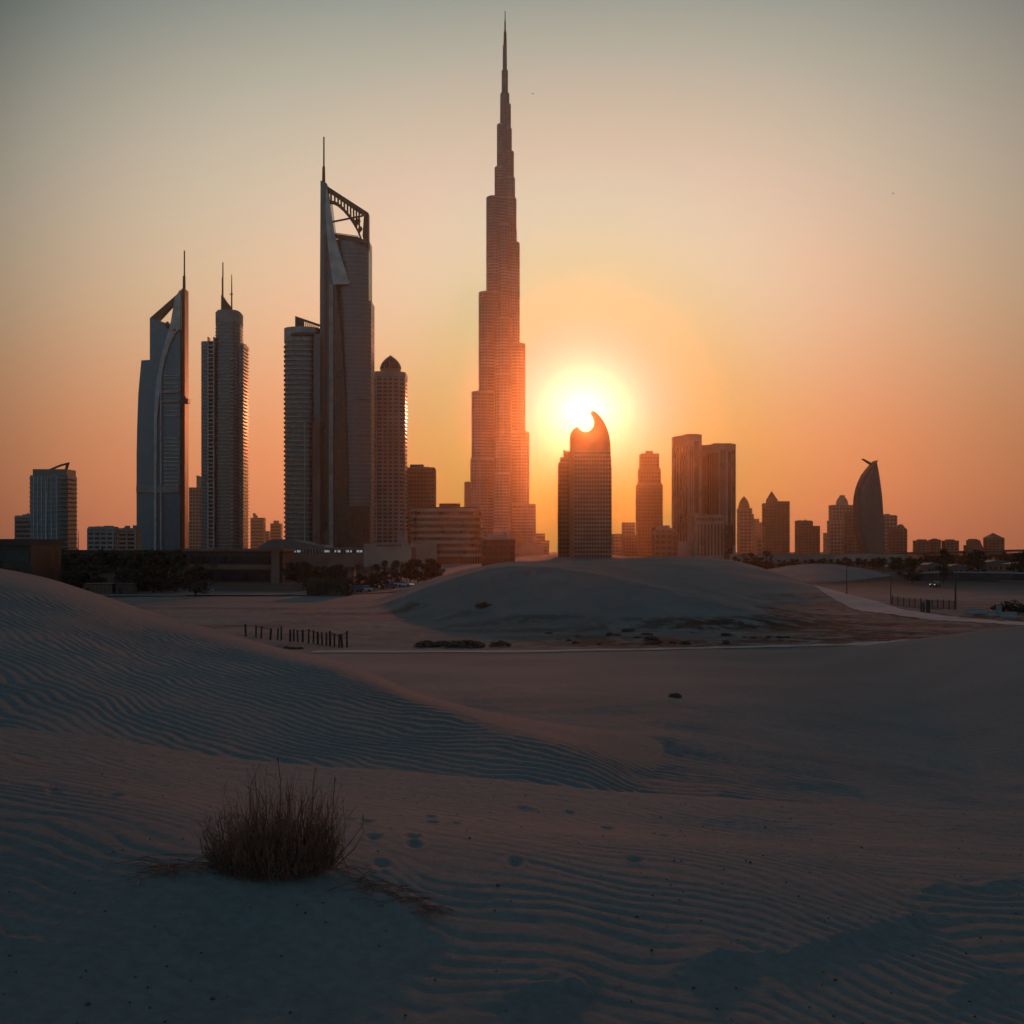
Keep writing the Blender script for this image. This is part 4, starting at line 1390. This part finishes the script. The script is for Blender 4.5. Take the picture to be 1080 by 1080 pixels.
# retaining wall, viaduct and low sheds on the right
T = Tower('retaining_wall', 1030, 360, 'long dark retaining wall along the road past the lamp posts', 'wall')
mb = MB().prism_y(T.P([(958, 604.5), (1000, 603.8), (1100, 605.5), (1250, 606), (1250, B), (956, B)]), 0, 3)
T.put(mb, 'wall', 'steel')
T.put(MB().prism_y(T.P([(957, 604.4), (1000, 602.6), (1100, 604.2), (1250, 604.8), (1250, 606.1), (1100, 605.6), (1000, 604), (957, 605.6)]), -.3, 3.3), 'coping', 'concrete')
T = Tower('viaduct', 1000, 900, 'long thin elevated road running past the far low blocks', 'bridge')
dk = MB()
pts = [(905, 584.6), (940, 583.6), (980, 582.4), (1020, 581.6), (1060, 580.6), (1100, 579.8), (1200, 578)]
dk.prism_y(T.P(pts + [(a, b + 1.6) for a, b in pts[::-1]]), 0, 10)
T.put(dk, 'deck', 'darkbrown')
dk = MB().prism_y(T.P([(a, b - .8) for a, b in pts] + [(a, b + .1) for a, b in pts[::-1]]), -.2, .2)
T.put(dk, 'parapet', 'terracotta')
for i in range(14):
    px = 915 + i * 21
    zt = EYE - (float(np.interp(px, [p[0] for p in pts], [p[1] for p in pts])) + 1.5 - HY) * T.k
    T.put(MB().box(T.x(px) - .7, T.x(px) + .7, 3, 7, -.5, zt), 'pier', 'brown')
T = Tower('perimeter_wall', 860, 760, 'long low pale boundary wall under the hazy towers', 'wall')
T.put(MB().box(T.x(770), T.x(955), 0, 1, -.5, T.z(585.0)), 'wall', 'stone')
T.put(MB().box(T.x(769.5), T.x(955.5), -.15, 1.15, T.z(585.2), T.z(584.4)), 'coping', 'stone')
for i, (a, b, t, D, m, lab) in enumerate(((939, 952, 597.5, 520, 'brown', 'small dark shed beside the far dune'), (978, 992, 596, 470, 'brown', 'low shed behind the broad round dark tree'), (1000, 1022, 598, 440, 'brown', 'brown flat shed behind the retaining wall'),
                                      (1042, 1064, 593, 520, 'brown', 'low house between dark trees by the retaining wall'), (1066, 1095, 595, 480, 'brown', 'brown low house at the end of the retaining wall'))):
    T = Tower('shed', (a + b) / 2, D, lab, 'shed')
    w0, w1, zt = T.x(a), T.x(b), T.z(t)
    T.put(MB().box(w0, w1, 0, 8, -.5, zt), 'wall', m)
    T.put(MB().prism_y([(w0 - .4, zt), (w1 + .4, zt), ((w0 + w1) / 2 + 1, zt + 1.0), ((w0 + w1) / 2 - 1, zt + 1.0)], -.4, 8.4), 'roof', 'roof')
    mb = MB()
    for j in range(4):
        x = w0 + (j + .3) * (w1 - w0) / 4
        mb.box(x, x + .9, -.08, .1, .9, min(2.2, zt - .4))
    T.put(mb, 'window', 'glass_dark')

# ------------------------------------------------------------------ trees


def leaf_quads(mb, c, rad, n, s, r, flat=.8):
    for _ in range(n):
        d = Vector((r.gauss(0, 1), r.gauss(0, 1), r.gauss(0, 1))).normalized()
        p = Vector(c) + Vector((d.x * rad, d.y * rad, d.z * rad * flat)) * (r.random() ** .45)
        a = Vector((r.gauss(0, 1), r.gauss(0, 1), r.gauss(0, .7))).normalized()
        b = a.cross(Vector((r.gauss(0, 1), r.gauss(0, 1), r.gauss(0, 1)))).normalized()
        l, w = s * r.uniform(.6, 1.3), s * r.uniform(.3, .6)
        mb.add([tuple(p - a * l), tuple(p + b * w), tuple(p + a * l), tuple(p - b * w)], [(0, 1, 2, 3)])


def make_tree(h, w, seed, m, trunk_h=.3, nb=26, nl=60, ls=.33, conical=False):
    r = random.Random(seed)
    root = bpy.data.objects.new('tree', None)
    COL.objects.link(root)
    tb, cr = MB(), MB()
    tp = [(0, 0, -.4), (r.uniform(-.2, .2), r.uniform(-.2, .2), h * trunk_h), (r.uniform(-.5, .5), r.uniform(-.5, .5), h * .75)]
    tb.tube(tp, [.03 * h, .022 * h, .006 * h], 7)
    for i in range(nb):
        a = r.uniform(0, 2 * PI)
        t = r.random()
        zc = h * (trunk_h * .8 + (1 - trunk_h * .8) * t)
        env = math.sin(PI * min(1, .18 + .80 * t)) ** .6 if not conical else (1.05 - t)
        rad = w / 2 * env * math.sqrt(r.random()) * r.uniform(.8, 1.12)
        c = (rad * math.cos(a), rad * math.sin(a), zc * r.uniform(.93, 1.0))
        if i % 2 == 0:
            z0 = h * r.uniform(trunk_h * .8, .6)
            tb.tube([(0, 0, z0), (c[0] * .5, c[1] * .5, (z0 + c[2]) / 2 + .1 * h * .2), c], [.012 * h, .008 * h, .003 * h], 5)
        leaf_quads(cr, c, w * r.uniform(.10, .19), nl, ls, r)
    tb.build('trunk', 'bark', root)
    cr.build('crown', m, root)
    return root


def make_palm(h, seed):
    r = random.Random(seed)
    root = bpy.data.objects.new('palm_tree', None)
    COL.objects.link(root)
    MB().tube([(0, 0, -.4), (.15, 0, h * .4), (.1, .1, h * .8)], [.22, .17, .15], 7).build('trunk', 'bark', root)
    cr = MB()
    for i in range(22):
        a = 2 * PI * i / 22 + r.uniform(-.15, .15)
        up = r.uniform(-.2, .9)
        L = r.uniform(2.0, 2.8)
        pts = []
        for k in range(6):
            t = k / 5
            pts.append(Vector((.1 + L * t * math.cos(a) * (.9 - .2 * up), .1 + L * t * math.sin(a) * (.9 - .2 * up), h * .8 + L * (up * t - .75 * t * t))))
        side = Vector((-math.sin(a), math.cos(a), 0))
        for k in range(5):
            w0 = .34 * math.sin(PI * (.15 + .8 * k / 5)) + .05
            for s in (-1, 1):
                for j in range(3):
                    p = pts[k].lerp(pts[k + 1], j / 3)
                    q_ = p + side * s * w0 * 1.4 + (pts[k + 1] - pts[k]) * .5 + Vector((0, 0, -.18))
                    e = (pts[k + 1] - pts[k]) * .16
                    cr.add([tuple(p), tuple(p + e), tuple(q_)], [(0, 1, 2)])
    cr.build('crown', 'leaf2', root)
    return root


rt = random.Random(42)
PROTO = [make_tree(9, 7.5, 11, 'leaf'), make_tree(8, 8.5, 12, 'leaf', .22), make_tree(10, 7, 13, 'leaf2', .25), make_tree(7, 6, 14, 'leaf2', .3), make_palm(8, 15)]
used_proto = set()


def plant(i, px, Y, h, label, group=None, cat='tree', base_h=(9, 8, 10, 7, 8), wx=1.0):
    o = PROTO[i] if i not in used_proto else copy_tree(PROTO[i])
    used_proto.add(i)
    x, y, z = at(px, Y)
    s = h / base_h[i]
    o.location = (x, y, z)
    o.scale = (s * wx, s * wx, s)
    o.rotation_euler = (0, 0, rt.uniform(0, 6.28))
    return tag(o, label, cat, group)


G1 = 'trees in the dark belt behind the dune crest'
L1 = 'dark tree merged in the low belt below the tall blue glass tower'
for px in range(30, 196, 8):
    Y = rt.uniform(275, 315)
    top = 580.5 + rt.uniform(-.5, 4)
    plant(rt.choice((0, 1, 2)), px + rt.uniform(-3, 3), Y, (EYE - (top - HY) * Y / F) - .4, L1, G1, wx=1.15)
for px in range(34, 190, 10):
    Y = rt.uniform(255, 274)
    top = 596 + rt.uniform(0, 8)
    plant(rt.choice((1, 3, 0)), px + rt.uniform(-4, 4), Y, (EYE - (top - HY) * Y / F) - .4, L1, G1, wx=1.3)
G2 = 'trees in the row below the pale hall'
L2 = 'dark tree in the uneven row below the long pale hall'
for px in range(302, 470, 6):
    Y = rt.uniform(300, 345)
    top = 592 + rt.uniform(-3, 6)
    plant(rt.choice((0, 1, 2, 3, 4)), px + rt.uniform(-3, 3), Y, (EYE - (top - HY) * Y / F) - .4, L2, G2)
for px in range(318, 400, 9):
    Y = rt.uniform(262, 285)
    top = 604 + rt.uniform(-1, 7)
    plant(rt.choice((1, 3)), px + rt.uniform(-3, 3), Y, max(3.0, (EYE - (top - HY) * Y / F) - .4), L2, G2, wx=1.2)
plant(1, 206, 232, 6.6, 'big round dark tree alone at the sand edge before the brown building', cat='tree', wx=1.25)
plant(4, 226, 300, 8.5, 'single palm before the window bands of the brown building', cat='palm')
plant(1, 962, 330, 7.0, 'broad round dark tree standing before the small grey sheds', wx=1.1)
plant(2, 995, 335, 10.2, 'tall narrow dark tree rising above the retaining wall', wx=.72)
plant(0, 1032, 370, 9.8, 'dense dark tree at the middle of the retaining wall')
plant(3, 1076, 380, 9.0, 'dark tree at the far end of the retaining wall')
G3 = 'trees in the far belt under the viaduct'
L3 = 'small dark tree in the far belt under the thin viaduct'
for px in list(range(800, 950, 7)) + list(range(950, 1096, 5)):
    Y = rt.uniform(560, 700) if px > 950 else rt.uniform(480, 620)
    top = float(np.interp(px, [800, 880, 950, 1000, 1080], [592, 589.5, 588.5, 586.5, 584.5])) + rt.uniform(-1, 1.5)
    plant(rt.choice((0, 1, 2, 3)), px + rt.uniform(-2, 2), Y, max(2.5, EYE - (top - HY) * Y / F), L3, G3, wx=1.35)
G4 = 'shrubs along the foot of the twin slabs'
for px in range(776, 812, 4):
    Y = rt.uniform(480, 560)
    plant(rt.choice((2, 3, 4)), px + rt.uniform(-1, 1), Y, rt.uniform(6, 9.5), 'little dark tree at the foot of the pointed hazy towers', G4)


def make_scrub(seed, w, h, n, m='scrub'):
    r = random.Random(seed)
    mb = MB()
    for _ in range(n):
        a, d = r.uniform(0, 2 * PI), math.sqrt(r.random()) * w / 2
        c = (d * math.cos(a), d * math.sin(a), r.uniform(.05, 1) * h * (1 - (2 * d / w) ** 2 * .6))
        leaf_quads(mb, c, w * .09, 9, .05 + .035 * w, r, .8)
    for _ in range(40):
        a = r.uniform(0, 2 * PI)
        l = r.uniform(.5, 1.1)
        mb.tube([(0, 0, -.05), (math.cos(a) * w * .2 * l, math.sin(a) * w * .2 * l, h * .6 * l), (math.cos(a) * w * .42 * l, math.sin(a) * w * .42 * l, h * l)], [.014, .010, .004], 4)
    return mb.build('shrub', m)


S0 = [make_scrub(1, 2.2, .9, 120), make_scrub(2, 2.8, .8, 150), make_scrub(3, 1.4, .6, 70)]
used = set()


def shrub(i, px, Y, s, label, group=None):
    o = S0[i] if i not in used else S0[i].copy()
    if i in used:
        COL.objects.link(o)
    used.add(i)
    o.location = at(px, Y)
    o.scale = (s * 1.15, s, s * .72)
    o.rotation_euler = (0, 0, rt.uniform(0, 6))
    return tag(o, label, 'shrub', group)


shrub(1, 452, 104, .9, 'low dry shrub ending the dark row behind the pale track, nearest the fence')
shrub(0, 466, 105, .75, 'thin low dry shrub in the dark row behind the pale track')
shrub(1, 490, 103, 1.15, 'largest dark dry shrub behind the pale track')
shrub(2, 527, 103, 1.2, 'small tufted shrub past the largest one by the pale track')
shrub(2, 510, 148, 1.5, 'lone dark shrub on the bare sand before the middle dune')
shrub(2, 712, 47.5, .42, 'single small round dark shrub alone on the smooth near plain')
GS = 'scrub clumps scattered over the valley floor'
for _ in range(30):
    px = rt.uniform(560, 830)
    Y = rt.uniform(107, 128)
    shrub(rt.choice((0, 1, 2)), px, Y, rt.uniform(.22, .5), 'low reddish scrub clump in the dark patch beyond the pale track', GS)
for px, Y, s in ((302, 101, .45), (308, 100, .55), (316, 99.5, .5), (224, 74, .5), (214, 76, .4), (150, 62, .3)):
    shrub(2, px, Y, s, 'tiny dark tuft near the foot of the post fence' if px > 290 else 'tiny dark tuft on the shoulder of the near dune', 'tufts by the post fence' if px > 290 else 'tufts on the dune shoulder')

# ------------------------------------------------------------------ the dry bush in front
r = random.Random(77)
bx, by = BUSH
bz = hz(bx, by)
root = empty('dry_bush', (bx, by, bz), 'dry reddish brown bush of thin upright stems on the near sand', 'bush')
root.scale = (1, 1, .86)
st = MB()
for i in range(1050):
    a = r.uniform(0, 2 * PI)
    d0 = math.sqrt(r.random()) * .42
    b0 = Vector((d0 * 1.15 * math.cos(a), d0 * math.sin(a) * .9, -.03))
    lean = d0 / .42 * r.uniform(.15, .95) + abs(r.gauss(0, .16))
    aa = a + r.gauss(0, .5)
    H0 = (.95 - .40 * (d0 / .42) ** 2) * (.34 + .70 * r.random() ** 1.5)
    if b0.x < -.15:
        H0 *= .82
    if r.random() < .05:
        H0 *= 1.18
    out = Vector((math.cos(aa), math.sin(aa), 0))
    wob = Vector((r.gauss(0, .03), r.gauss(0, .03), 0))
    pts = [b0, b0 + out * lean * .22 * H0 + Vector((0, 0, H0 * .36)) + wob, b0 + out * lean * .40 * H0 + Vector((0, 0, H0 * .72)) - wob * .6, b0 + out * lean * .5 * H0 + Vector((0, 0, H0)) + wob * .8]
    t0 = r.uniform(.0022, .0042)
    st.tube(pts, [t0, t0 * .85, t0 * .6, t0 * .25], 3)
    for _ in range(r.choice((0, 1, 2))):
        k = r.choice((1, 2))
        p = pts[k].lerp(pts[k + 1], r.random())
        v = (Vector((r.gauss(0, 1), r.gauss(0, 1), r.uniform(.4, 1.8)))).normalized() * r.uniform(.05, .16)
        st.tube([p, p + v * .6 + Vector((0, 0, .01)), p + v], [t0 * .5, t0 * .4, t0 * .2], 3)
st.build('stem_tuft', 'straw', root)
lw = MB()
for i in range(520):
    a = r.uniform(0, 2 * PI)
    d0 = math.sqrt(r.random()) * .5
    p = Vector((d0 * 1.15 * math.cos(a), d0 * math.sin(a) * .8, r.uniform(.01, .34) * (1 - d0)))
    v = Vector((r.gauss(0, 1), r.gauss(0, 1), r.gauss(0, .5))).normalized() * r.uniform(.06, .2)
    lw.tube([p - v * .5, p + Vector((0, 0, r.uniform(-.02, .03))), p + v * .5], [.003, .0035, .002], 3)
lw.build('dead_twig_tangle', 'bark', root)
ar = MB()
for (ax, hh, lx, bend) in ((-.58, .32, -.03, .08), (-.52, .40, -.06, .05), (-.22, .98, .03, .07), (.62, .42, .12, -.03), (.55, .5, .18, .0), (.3, .95, .02, .02), (.05, 1.04, .0, -.02), (.47, .86, .02, .01), (-.4, .6, -.05, .06)):
    ar.tube([(ax * .8, .0, -.02), (ax + lx * .3, -.02, hh * .4), (ax + lx, -.03, hh * .8), (ax + lx + bend, -.03, hh), (ax + lx + bend * 1.8, -.02, hh * .93)], [.005, .0045, .0035, .003, .0015], 4)
ar.build('arching_stem', 'straw', root)


def debris(px0, py0, px1, py1, n, label, seed):
    r = random.Random(seed)
    mb = MB()
    cxs = []
    for i in range(n):
        t = r.random()
        px, py = px0 + (px1 - px0) * t + r.gauss(0, 8), py0 + (py1 - py0) * t + r.gauss(0, 5)
        Y = float(fray(px, py))
        x, y, z = at(px, Y)
        v = Vector((r.gauss(0, 1), r.gauss(0, .6), 0)).normalized() * r.uniform(.05, .22)
        mb.tube([(x - v.x, y - v.y, z + .004), (x, y, z + r.uniform(.01, .05)), (x + v.x, y + v.y, z + r.uniform(.004, .05))], [.0025, .0035, .002], 4)
    return tag(mb.build('twig_litter', 'straw'), label, 'litter', kind='stuff')


debris(355, 935, 465, 970, 60, 'dry twigs lying on the little sand bank beside the bush', 3)
debris(150, 925, 225, 930, 45, 'dry twigs trailing over the sand on the far flank of the bush', 4)

rp_ = random.Random(21)
mb = MB()
pts_ = []
for _ in range(520):
    Y = 5.5 + 13 * rp_.random() ** 1.3
    x = rp_.uniform(-.5, .5) * Y
    pts_.append((x, Y))
zz_ = height(np.array([p[0] for p in pts_]), np.array([p[1] for p in pts_]))
for (x, Y), z in zip(pts_, zz_):
    z = float(z)
    r0 = rp_.uniform(.004, .012) * (1.6 if rp_.random() < .08 else 1)
    a0 = rp_.uniform(0, 6)
    ring = [(x + r0 * rp_.uniform(.7, 1.4) * math.cos(a0 + k * 1.2566), Y + r0 * rp_.uniform(.7, 1.4) * math.sin(a0 + k * 1.2566), z + r0 * .1) for k in range(5)]
    top = [(x + (p[0] - x) * .5, Y + (p[1] - Y) * .5, z + r0 * .8) for p in ring]
    mb.loft([ring, top])
tag(mb.build('sand_debris', 'bark'), 'dark specks of grit and plant bits strewn over the near sand', kind='stuff')

# ------------------------------------------------------------------ post fence in the valley
FP = [(259.3, 671), (270, 674), (275.3, 675), (285, 677), (292.7, 678), (296.7, 678.5), (306, 680.5), (310, 681.5), (314.3, 682), (319.5, 683), (325.3, 684.5), (330.6, 685.5), (335.3, 686), (340, 686.5), (344.3, 687), (348.3, 687.3), (352.7, 687.8), (357.6, 688.3), (361, 688.6), (366, 689)]
fr = empty('post_fence', at(310, 106), 'line of short dark wooden posts leaning across the sandy valley', 'fence')
rf = random.Random(9)
base_ = Vector(fr.location)
tops = []
for i, (px, py) in enumerate(FP):
    Y = 119 - (px - 259) / 107 * 17
    x, y, z = at(px, Y)
    hgt = 1.25 if i % 5 else 1.4
    if i == 19:
        hgt = 1.55
    lx = rf.gauss(0, .06)
    w = .10 if i % 3 else .13
    mb = MB().tube([(0, 0, -.3), (lx * .5, 0, hgt * .5), (lx, 0, hgt)], [w, w * .95, w * .9], 6)
    o = mb.build('post', 'wood', fr)
    o.location = Vector((x, y, z)) - base_
    tops.append(Vector((x + lx, y, z + hgt - .1)) - base_)
mb = MB()
for i in list(range(1, 3)) + list(range(8, 12)) + list(range(15, 19)):
    mb.tube([tops[i], (tops[i] + tops[i + 1]) / 2 - Vector((0, 0, .06)), tops[i + 1]], .03, 4)
mb.build('top_wire', 'wood', fr)

# ------------------------------------------------------------------ lamp posts, barriers, fence, persons on the right
for px, Y, h, lab in ((893, 205, 5.3, 'lamp post farthest along the pale track, next to the middle dune'), (939.5, 190, 5.2, 'slim lamp post with a long arm at the start of the low fence'), (1007.7, 182, 4.7, 'thick lamp post at the end of the low fence')):
    x, y, z = at(px, Y)
    root = empty('lamp_post', (x, y, z), lab, 'lamp post')
    MB().tube([(0, 0, -.3), (0, 0, .5), (0, 0, h)], [.14, .10, .07] if px < 1000 else [.2, .17, .14], 7).build('pole', 'steel', root)
    if px < 1000:
        d = 1 if px < 900 else -1
        MB().tube([(0, 0, h - .05), (d * .5, 0, h + .08), (d * 1.5, 0, h + .1)], [.05, .045, .04], 5).build('arm', 'steel', root)
        MB().box(d * 1.3 - .35, d * 1.3 + .35, -.12, .12, h + .05, h + .16).build('lamp_head', 'steel', root)
    else:
        MB().box(-.2, .2, -.2, .2, h, h + .12).build('cap', 'steel', root)
x, y, z = at(972, 178)
root = empty('mesh_fence', (x, y, z), 'low dark mesh fence running between two lamp posts beside the pale track', 'fence')
base_ = Vector((x, y, z))
pts = []
for i in range(12):
    px = 941 + i * 6.0
    Y = 190 - i * .9
    p = Vector(at(px, Y)) - base_
    pts.append(p)
    MB().box(-.06, .06, -.06, .06, -.2, 1.5).build('post', 'steel', root).location = p
mb = MB()
for i in range(11):
    for j in range(9):
        zz = .1 + j * .15
        mb.tube([pts[i] + Vector((0, 0, zz)), pts[i + 1] + Vector((0, 0, zz))], .035, 3)
mb.build('mesh_panel', 'steel', root)
for i, (px, Y, h) in enumerate(((972, 168, 1.7), (974.5, 168, 1.55), (979, 167, 2.0))):
    x, y, z = at(px, Y)
    w = (.16, .14, .34)[i]
    o = MB().tube([(0, 0, -.2), (0, 0, h * .9), (0, 0, h)], [w, w, w * .6], 8).build('bollard', 'steel', loc=(x, y, z))
    tag(o, ('thin dark bollard in the cluster at the mesh fence end', 'thin dark bollard in the cluster at the mesh fence end', 'thick dark pillar beside two thin bollards')[i], 'bollard', 'thin bollards by the mesh fence' if i < 2 else None)
for px0, px1, Y, lab in ((1018, 1039, 165, 'long white barrier block just past the thick lamp post'), (1042, 1052, 160, 'short pale barrier block next to the grey post'), (1055, 1072, 156, 'low white barrier block nearest the frame edge')):
    x, y, z = at((px0 + px1) / 2, Y)
    w = (px1 - px0) * Y / F / 2
    mb = MB().loft([[(-w, -.3, -.1), (w, -.3, -.1), (w, .3, -.1), (-w, .3, -.1)], [(-w, -.28, .25), (w, -.28, .25), (w, .28, .25), (-w, .28, .25)], [(-w, -.12, .5), (w, -.12, .5), (w, .12, .5), (-w, .12, .5)], [(-w, -.1, .85), (w, -.1, .85), (w, .1, .85), (-w, .1, .85)]])
    tag(mb.build('barrier', 'white', loc=(x, y, z)), lab, 'barrier')
x, y, z = at(1053.5, 160)
tag(MB().box(-.3, .3, -.3, .3, -.2, 1.4).box(-.36, .36, -.36, .36, 1.4, 1.5).build('gate_post', 'concrete', loc=(x, y, z)), 'short square grey gate post between the pale barriers', 'post')
# dark hedge and a covered mound
x, y, z = at(347, 238)
mb = MB()
rh = random.Random(4)
for _ in range(420):
    leaf_quads(mb, (rh.uniform(-4.8, 4.8), rh.uniform(-1.4, 1.4), rh.uniform(.2, 3.9)), .45, 8, .25, rh)
mb.box(-4.6, 4.6, -1.1, 1.1, -.2, 3.6)
tag(mb.build('clipped_hedge', 'leaf', loc=(x, y, z)), 'square dark clipped hedge at the edge of the car park', 'hedge')
x, y, z = at(1070, 172)
mb = MB()
for _ in range(160):
    a, t = rh.uniform(0, 2 * PI), math.sqrt(rh.random())
    leaf_quads(mb, (3.6 * t * math.cos(a), 1.6 * t * math.sin(a), rh.uniform(.1, 1.7) * (1 - .55 * t * t)), .5, 9, .22, rh)
tag(mb.build('shrub', 'leaf', loc=(x, y, z)), 'wide dark shrub mound past the gate post', 'shrub')
# walls along the service road
T = Tower('kerb_wall', 260, 236, 'low dark wall edging the sand below the brown building', 'wall')
zb = 0
T.put(MB().box(T.x(196), T.x(322), 0, .5, -.5, T.z(627.2)), 'wall', 'steel')
T = Tower('kerb_wall', 150, 233, 'thin dark barrier rail along the sand under the sheds', 'wall')
T.put(MB().box(T.x(100), T.x(190), 0, .4, -.5, T.z(628.4)), 'wall', 'steel')
T = Tower('boundary_wall', 260, 268, 'low pale wall behind the kerb before the brown building', 'wall')
T.put(MB().box(T.x(226), T.x(322), 0, .4, -.5, T.z(615.5)), 'wall', 'brown')
T.put(MB().box(T.x(225.5), T.x(322.5), -.12, .52, T.z(615.7), T.z(614.9)), 'coping', 'brown')

# ------------------------------------------------------------------ cars


def make_car(paint):
    root = bpy.data.objects.new('parked_car', None)
    COL.objects.link(root)
    prof = [(-2.2, .35), (-2.25, .75), (-2.1, .95), (-1.6, 1.0), (1.1, 1.0), (2.0, .86), (2.2, .65), (2.15, .35)]
    MB().prism_y(prof, -.86, .86).build('body', paint, root)
    MB().loft([[(-1.9, -.8, .98), (1.15, -.8, .98), (1.15, .8, .98), (-1.9, .8, .98)], [(-1.4, -.64, 1.45), (.35, -.64, 1.45), (.35, .64, 1.45), (-1.4, .64, 1.45)]]).build('cabin_glass', 'glass_dark', root)
    MB().box(-1.38, .33, -.62, .62, 1.44, 1.49).build('roof', paint, root)
    for x in (-1.4, 1.35):
        for y in (-.8, .8):
            mb = MB().tube([(x, y - .1, .33), (x, y + .1, .33)], .33, 12)
            mb.build('wheel', 'rubber', root)
    for y in (-.6, .6):
        MB().box(2.12, 2.22, y - .16, y + .16, .62, .76).build('headlight', 'litwarm', root)
    return root


C1, C2 = make_car('carpaint'), make_car('carwhite')
uc = set()
for i, (px, Y, rz, k_) in enumerate(((396, 300, .3, 0), (402, 292, .3, 1), (409, 284, .3, 0), (374, 262, .25, 0), (383, 264, .25, 1), (412, 306, .4, 1), (420, 312, .4, 0), (388, 306, .3, 0), (428, 300, 2.6, 1), (365, 258, .2, 0))):
    src = (C1, C2)[k_]
    o = src if k_ not in uc else copy_tree(src)
    uc.add(k_)
    o.location = at(px, Y)
    o.rotation_euler = (0, 0, rz - PI / 2 * (i % 2 == 0) * .0 + PI)
    tag(o, ('dark car parked among the trees below the pale hall', 'white car parked among the trees below the pale hall')[k_], 'car', ('dark cars in the tree lined car park', 'white cars in the tree lined car park')[k_])
for px, Y, lab in ((986, 300, 'dark car with a bright headlamp waiting at the foot of the tall narrow tree'),):
    o = copy_tree(C1)
    o.location = at(px, Y)
    o.rotation_euler = (0, 0, PI + .9)
    tag(o, lab, 'car')

# ------------------------------------------------------------------ birds
for px, py, Y, rz, lab in ((562, 99, 420, .4, 'tiny dark bird flying close to the top of the tallest tower'), (942, 204, 380, -.5, 'tiny dark bird gliding in the open sky over the sail shaped tower')):
    mb = MB()
    body = [(-.34, 0, .02), (-.2, 0, 0), (0, 0, 0), (.22, 0, .02), (.34, 0, .03)]
    wing = []
    rings = [[(x, .09 * s * math.cos(a), z + .08 * s * math.sin(a)) for a in (0, PI / 3, 2 * PI / 3, PI, 4 * PI / 3, 5 * PI / 3)] for (x, y, z), s in zip(body, (.25, .8, 1, .8, .2))]
    mb.loft(rings)
    for s in (-1, 1):
        secs = [(.05, .0, .14, .02), (.45, .18, .13, .02), (.9, .06, .06, .01)]
        rr_ = []
        for y, z, c, t in secs:
            sweep = -.12 * y
            rr_.append([(sweep + c, s * y, z), (sweep, s * y, z + t), (sweep - c, s * y, z), (sweep, s * y, z - t)])
        mb.loft(rr_)
    o = mb.build('bird', 'bird', loc=((px - 540) * Y / F, Y, EYE - (py - HY) * Y / F))
    o.rotation_euler = (.3, .2, rz)
    tag(o, lab, 'bird')

# ------------------------------------------------------------------ haze
hm = bpy.data.materials.new('haze')
hm.use_nodes = True
ht = hm.node_tree
ht.nodes.clear()
ho = ht.nodes.new('ShaderNodeOutputMaterial')
pv = ht.nodes.new('ShaderNodeVolumePrincipled')
pv.inputs['Color'].default_value = (.95, .66, .32, 1)
pv.inputs['Density'].default_value = 0.62e-4
pv.inputs['Anisotropy'].default_value = 0.935
ht.links.new(pv.outputs[0], ho.inputs['Volume'])
hb = MB().box(-3250, 3250, -3250, 3250, -1.6, 900).build('haze', hm)
tag(hb, 'thin warm dusk haze filling the air over dunes and city', kind='stuff')
